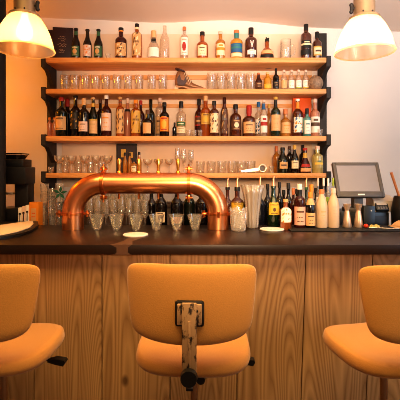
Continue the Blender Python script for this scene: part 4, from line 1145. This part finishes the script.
# dark caddy box left part under monitor
D = 2.43
t = thing('tip_box', 'small black box with a round white button under the till screen', 'box', (X(366.5, D), D-.02, WT+.0005))
hh = Z(205.5, D)-WT
link('box_body', MB().box((0, 0, hh/2), (.07, .05, hh), bev=.003).me(), 'blackplastic', t)
link('button', MB().rod((.01, -.025, hh*.85), (.01, -.027, hh*.85), .004).me(), 'white', t)
# jar with muddler at right edge
D = 2.45
t = thing('utensil_jar', 'dark round utensil jar at the right edge behind the counter', 'jar', (X(401.5, D), D+.0, WT+.0005))
hh = Z(196, D)-WT
link('jar_body', lathe([(0, 0), (.045, 0), (.055, .02), (.06, hh*.6), (.05, hh*.86), (.042, hh), (.039, hh), (.046, hh*.86), (.05, .02), (0, .012)], 28), 'blackplastic', t)
za, zb2 = WT+.02, Z(172.5, D)
o = link('muddler', tube([(X(404, D), D, za), (X(399, D), D-.005, (za+zb2)/2+.03), (X(389.6, D), D-.02, zb2)], [.006, .007, .008], 12), 'stick')
tag(o, 'long reddish wooden muddler leaning out of the dark jar', 'bar tool')
t = thing('folded_napkin', 'tan folded napkin at the right edge of the counter', 'napkin', (X(401, 2.3), 2.3, CT+.0005), .3)
link('lower_fold', MB().prism([(-.05, 0), (.05, 0), (.04, .012), (-.045, .004)], 'y', -.05, .05).me(), 'cork', t)
link('upper_fold', MB().prism([(-.03, .0085), (.045, .0135), (.02, .034), (-.01, .022)], 'y', -.04, .04).me(), 'cork', t)

# ------------------------------------------------------------------ lights, world, camera
def area(name, loc, target, sx, sy, w, col, spread=180):
    L = bpy.data.lights.new(name, 'AREA'); L.shape = 'RECTANGLE'; L.size = sx; L.size_y = sy; L.energy = w; L.color = col; L.spread = math.radians(spread)
    o = bpy.data.objects.new(name, L); COL.objects.link(o); o.location = loc
    o.rotation_euler = (Vector(target)-Vector(loc)).to_track_quat('-Z', 'Y').to_euler(); return o
area('window_light', (2.75, .9, 1.8), (1.2, 3.1, 1.7), 1.5, 1.5, 12, (.70, 1, 1.34), 105)
area('front_fill', (1.5, -1.7, 1.5), (.3, 1.8, .9), 2.0, 1.6, 9.5, (1, .78, .50))
area('room_light', (.2, .95, 2.5), (.2, 1.45, 0), 2.6, .7, 26, (1, .68, .26), 120)
area('ceiling_bounce', (.7, 1.0, 1.96), (.8, 2.0, 2.76), 2.2, .6, 21, (1, .89, .84), 95)
def spot(loc, target, deg, w, col):
    L = bpy.data.lights.new('shelf_fill_spot', 'SPOT'); L.energy = w; L.color = col; L.spot_size = math.radians(deg); L.spot_blend = .5; L.shadow_soft_size = .3
    o = bpy.data.objects.new('shelf_fill_spot', L); COL.objects.link(o); o.location = loc
    o.rotation_euler = (Vector(target)-Vector(loc)).to_track_quat('-Z', 'Y').to_euler()
spot((.2, -.7, 1.9), (.10, 3.0, 1.72), 40, 300, (1, .68, .41))  # unseen fill behind the camera, added to brighten the shelves and back panel
def point(loc, w, col, r):
    L = bpy.data.lights.new('orange_wall_light', 'POINT'); L.energy = w; L.color = col; L.shadow_soft_size = r
    o = bpy.data.objects.new('orange_wall_light', L); COL.objects.link(o); o.location = loc
point((-1.75, 2.62, 2.05), 12, (1, .33, .005), .08)
wd = bpy.data.worlds.new('World'); bpy.context.scene.world = wd; wd.use_nodes = True
bg = wd.node_tree.nodes['Background']; bg.inputs[0].default_value = (1, .78, .58, 1); bg.inputs[1].default_value = .13
cam = bpy.data.cameras.new('Camera'); co = bpy.data.objects.new('Camera', cam); COL.objects.link(co)
co.location = (0, 0, H); co.rotation_euler = (PI/2, 0, 0)
cam.sensor_width = 36; cam.lens = 36*F/400; cam.shift_y = -(200-CY)/400
sc = bpy.context.scene; sc.camera = co
sc.view_settings.view_transform = 'Standard'; sc.view_settings.look = 'Medium High Contrast'
sc.view_settings.exposure = 0.0; sc.view_settings.gamma = 1.0
sc.cycles.filter_width = .9
sc.cycles.max_bounces = 14; sc.cycles.transparent_max_bounces = 40
sc.cycles.sample_clamp_indirect = 4.0
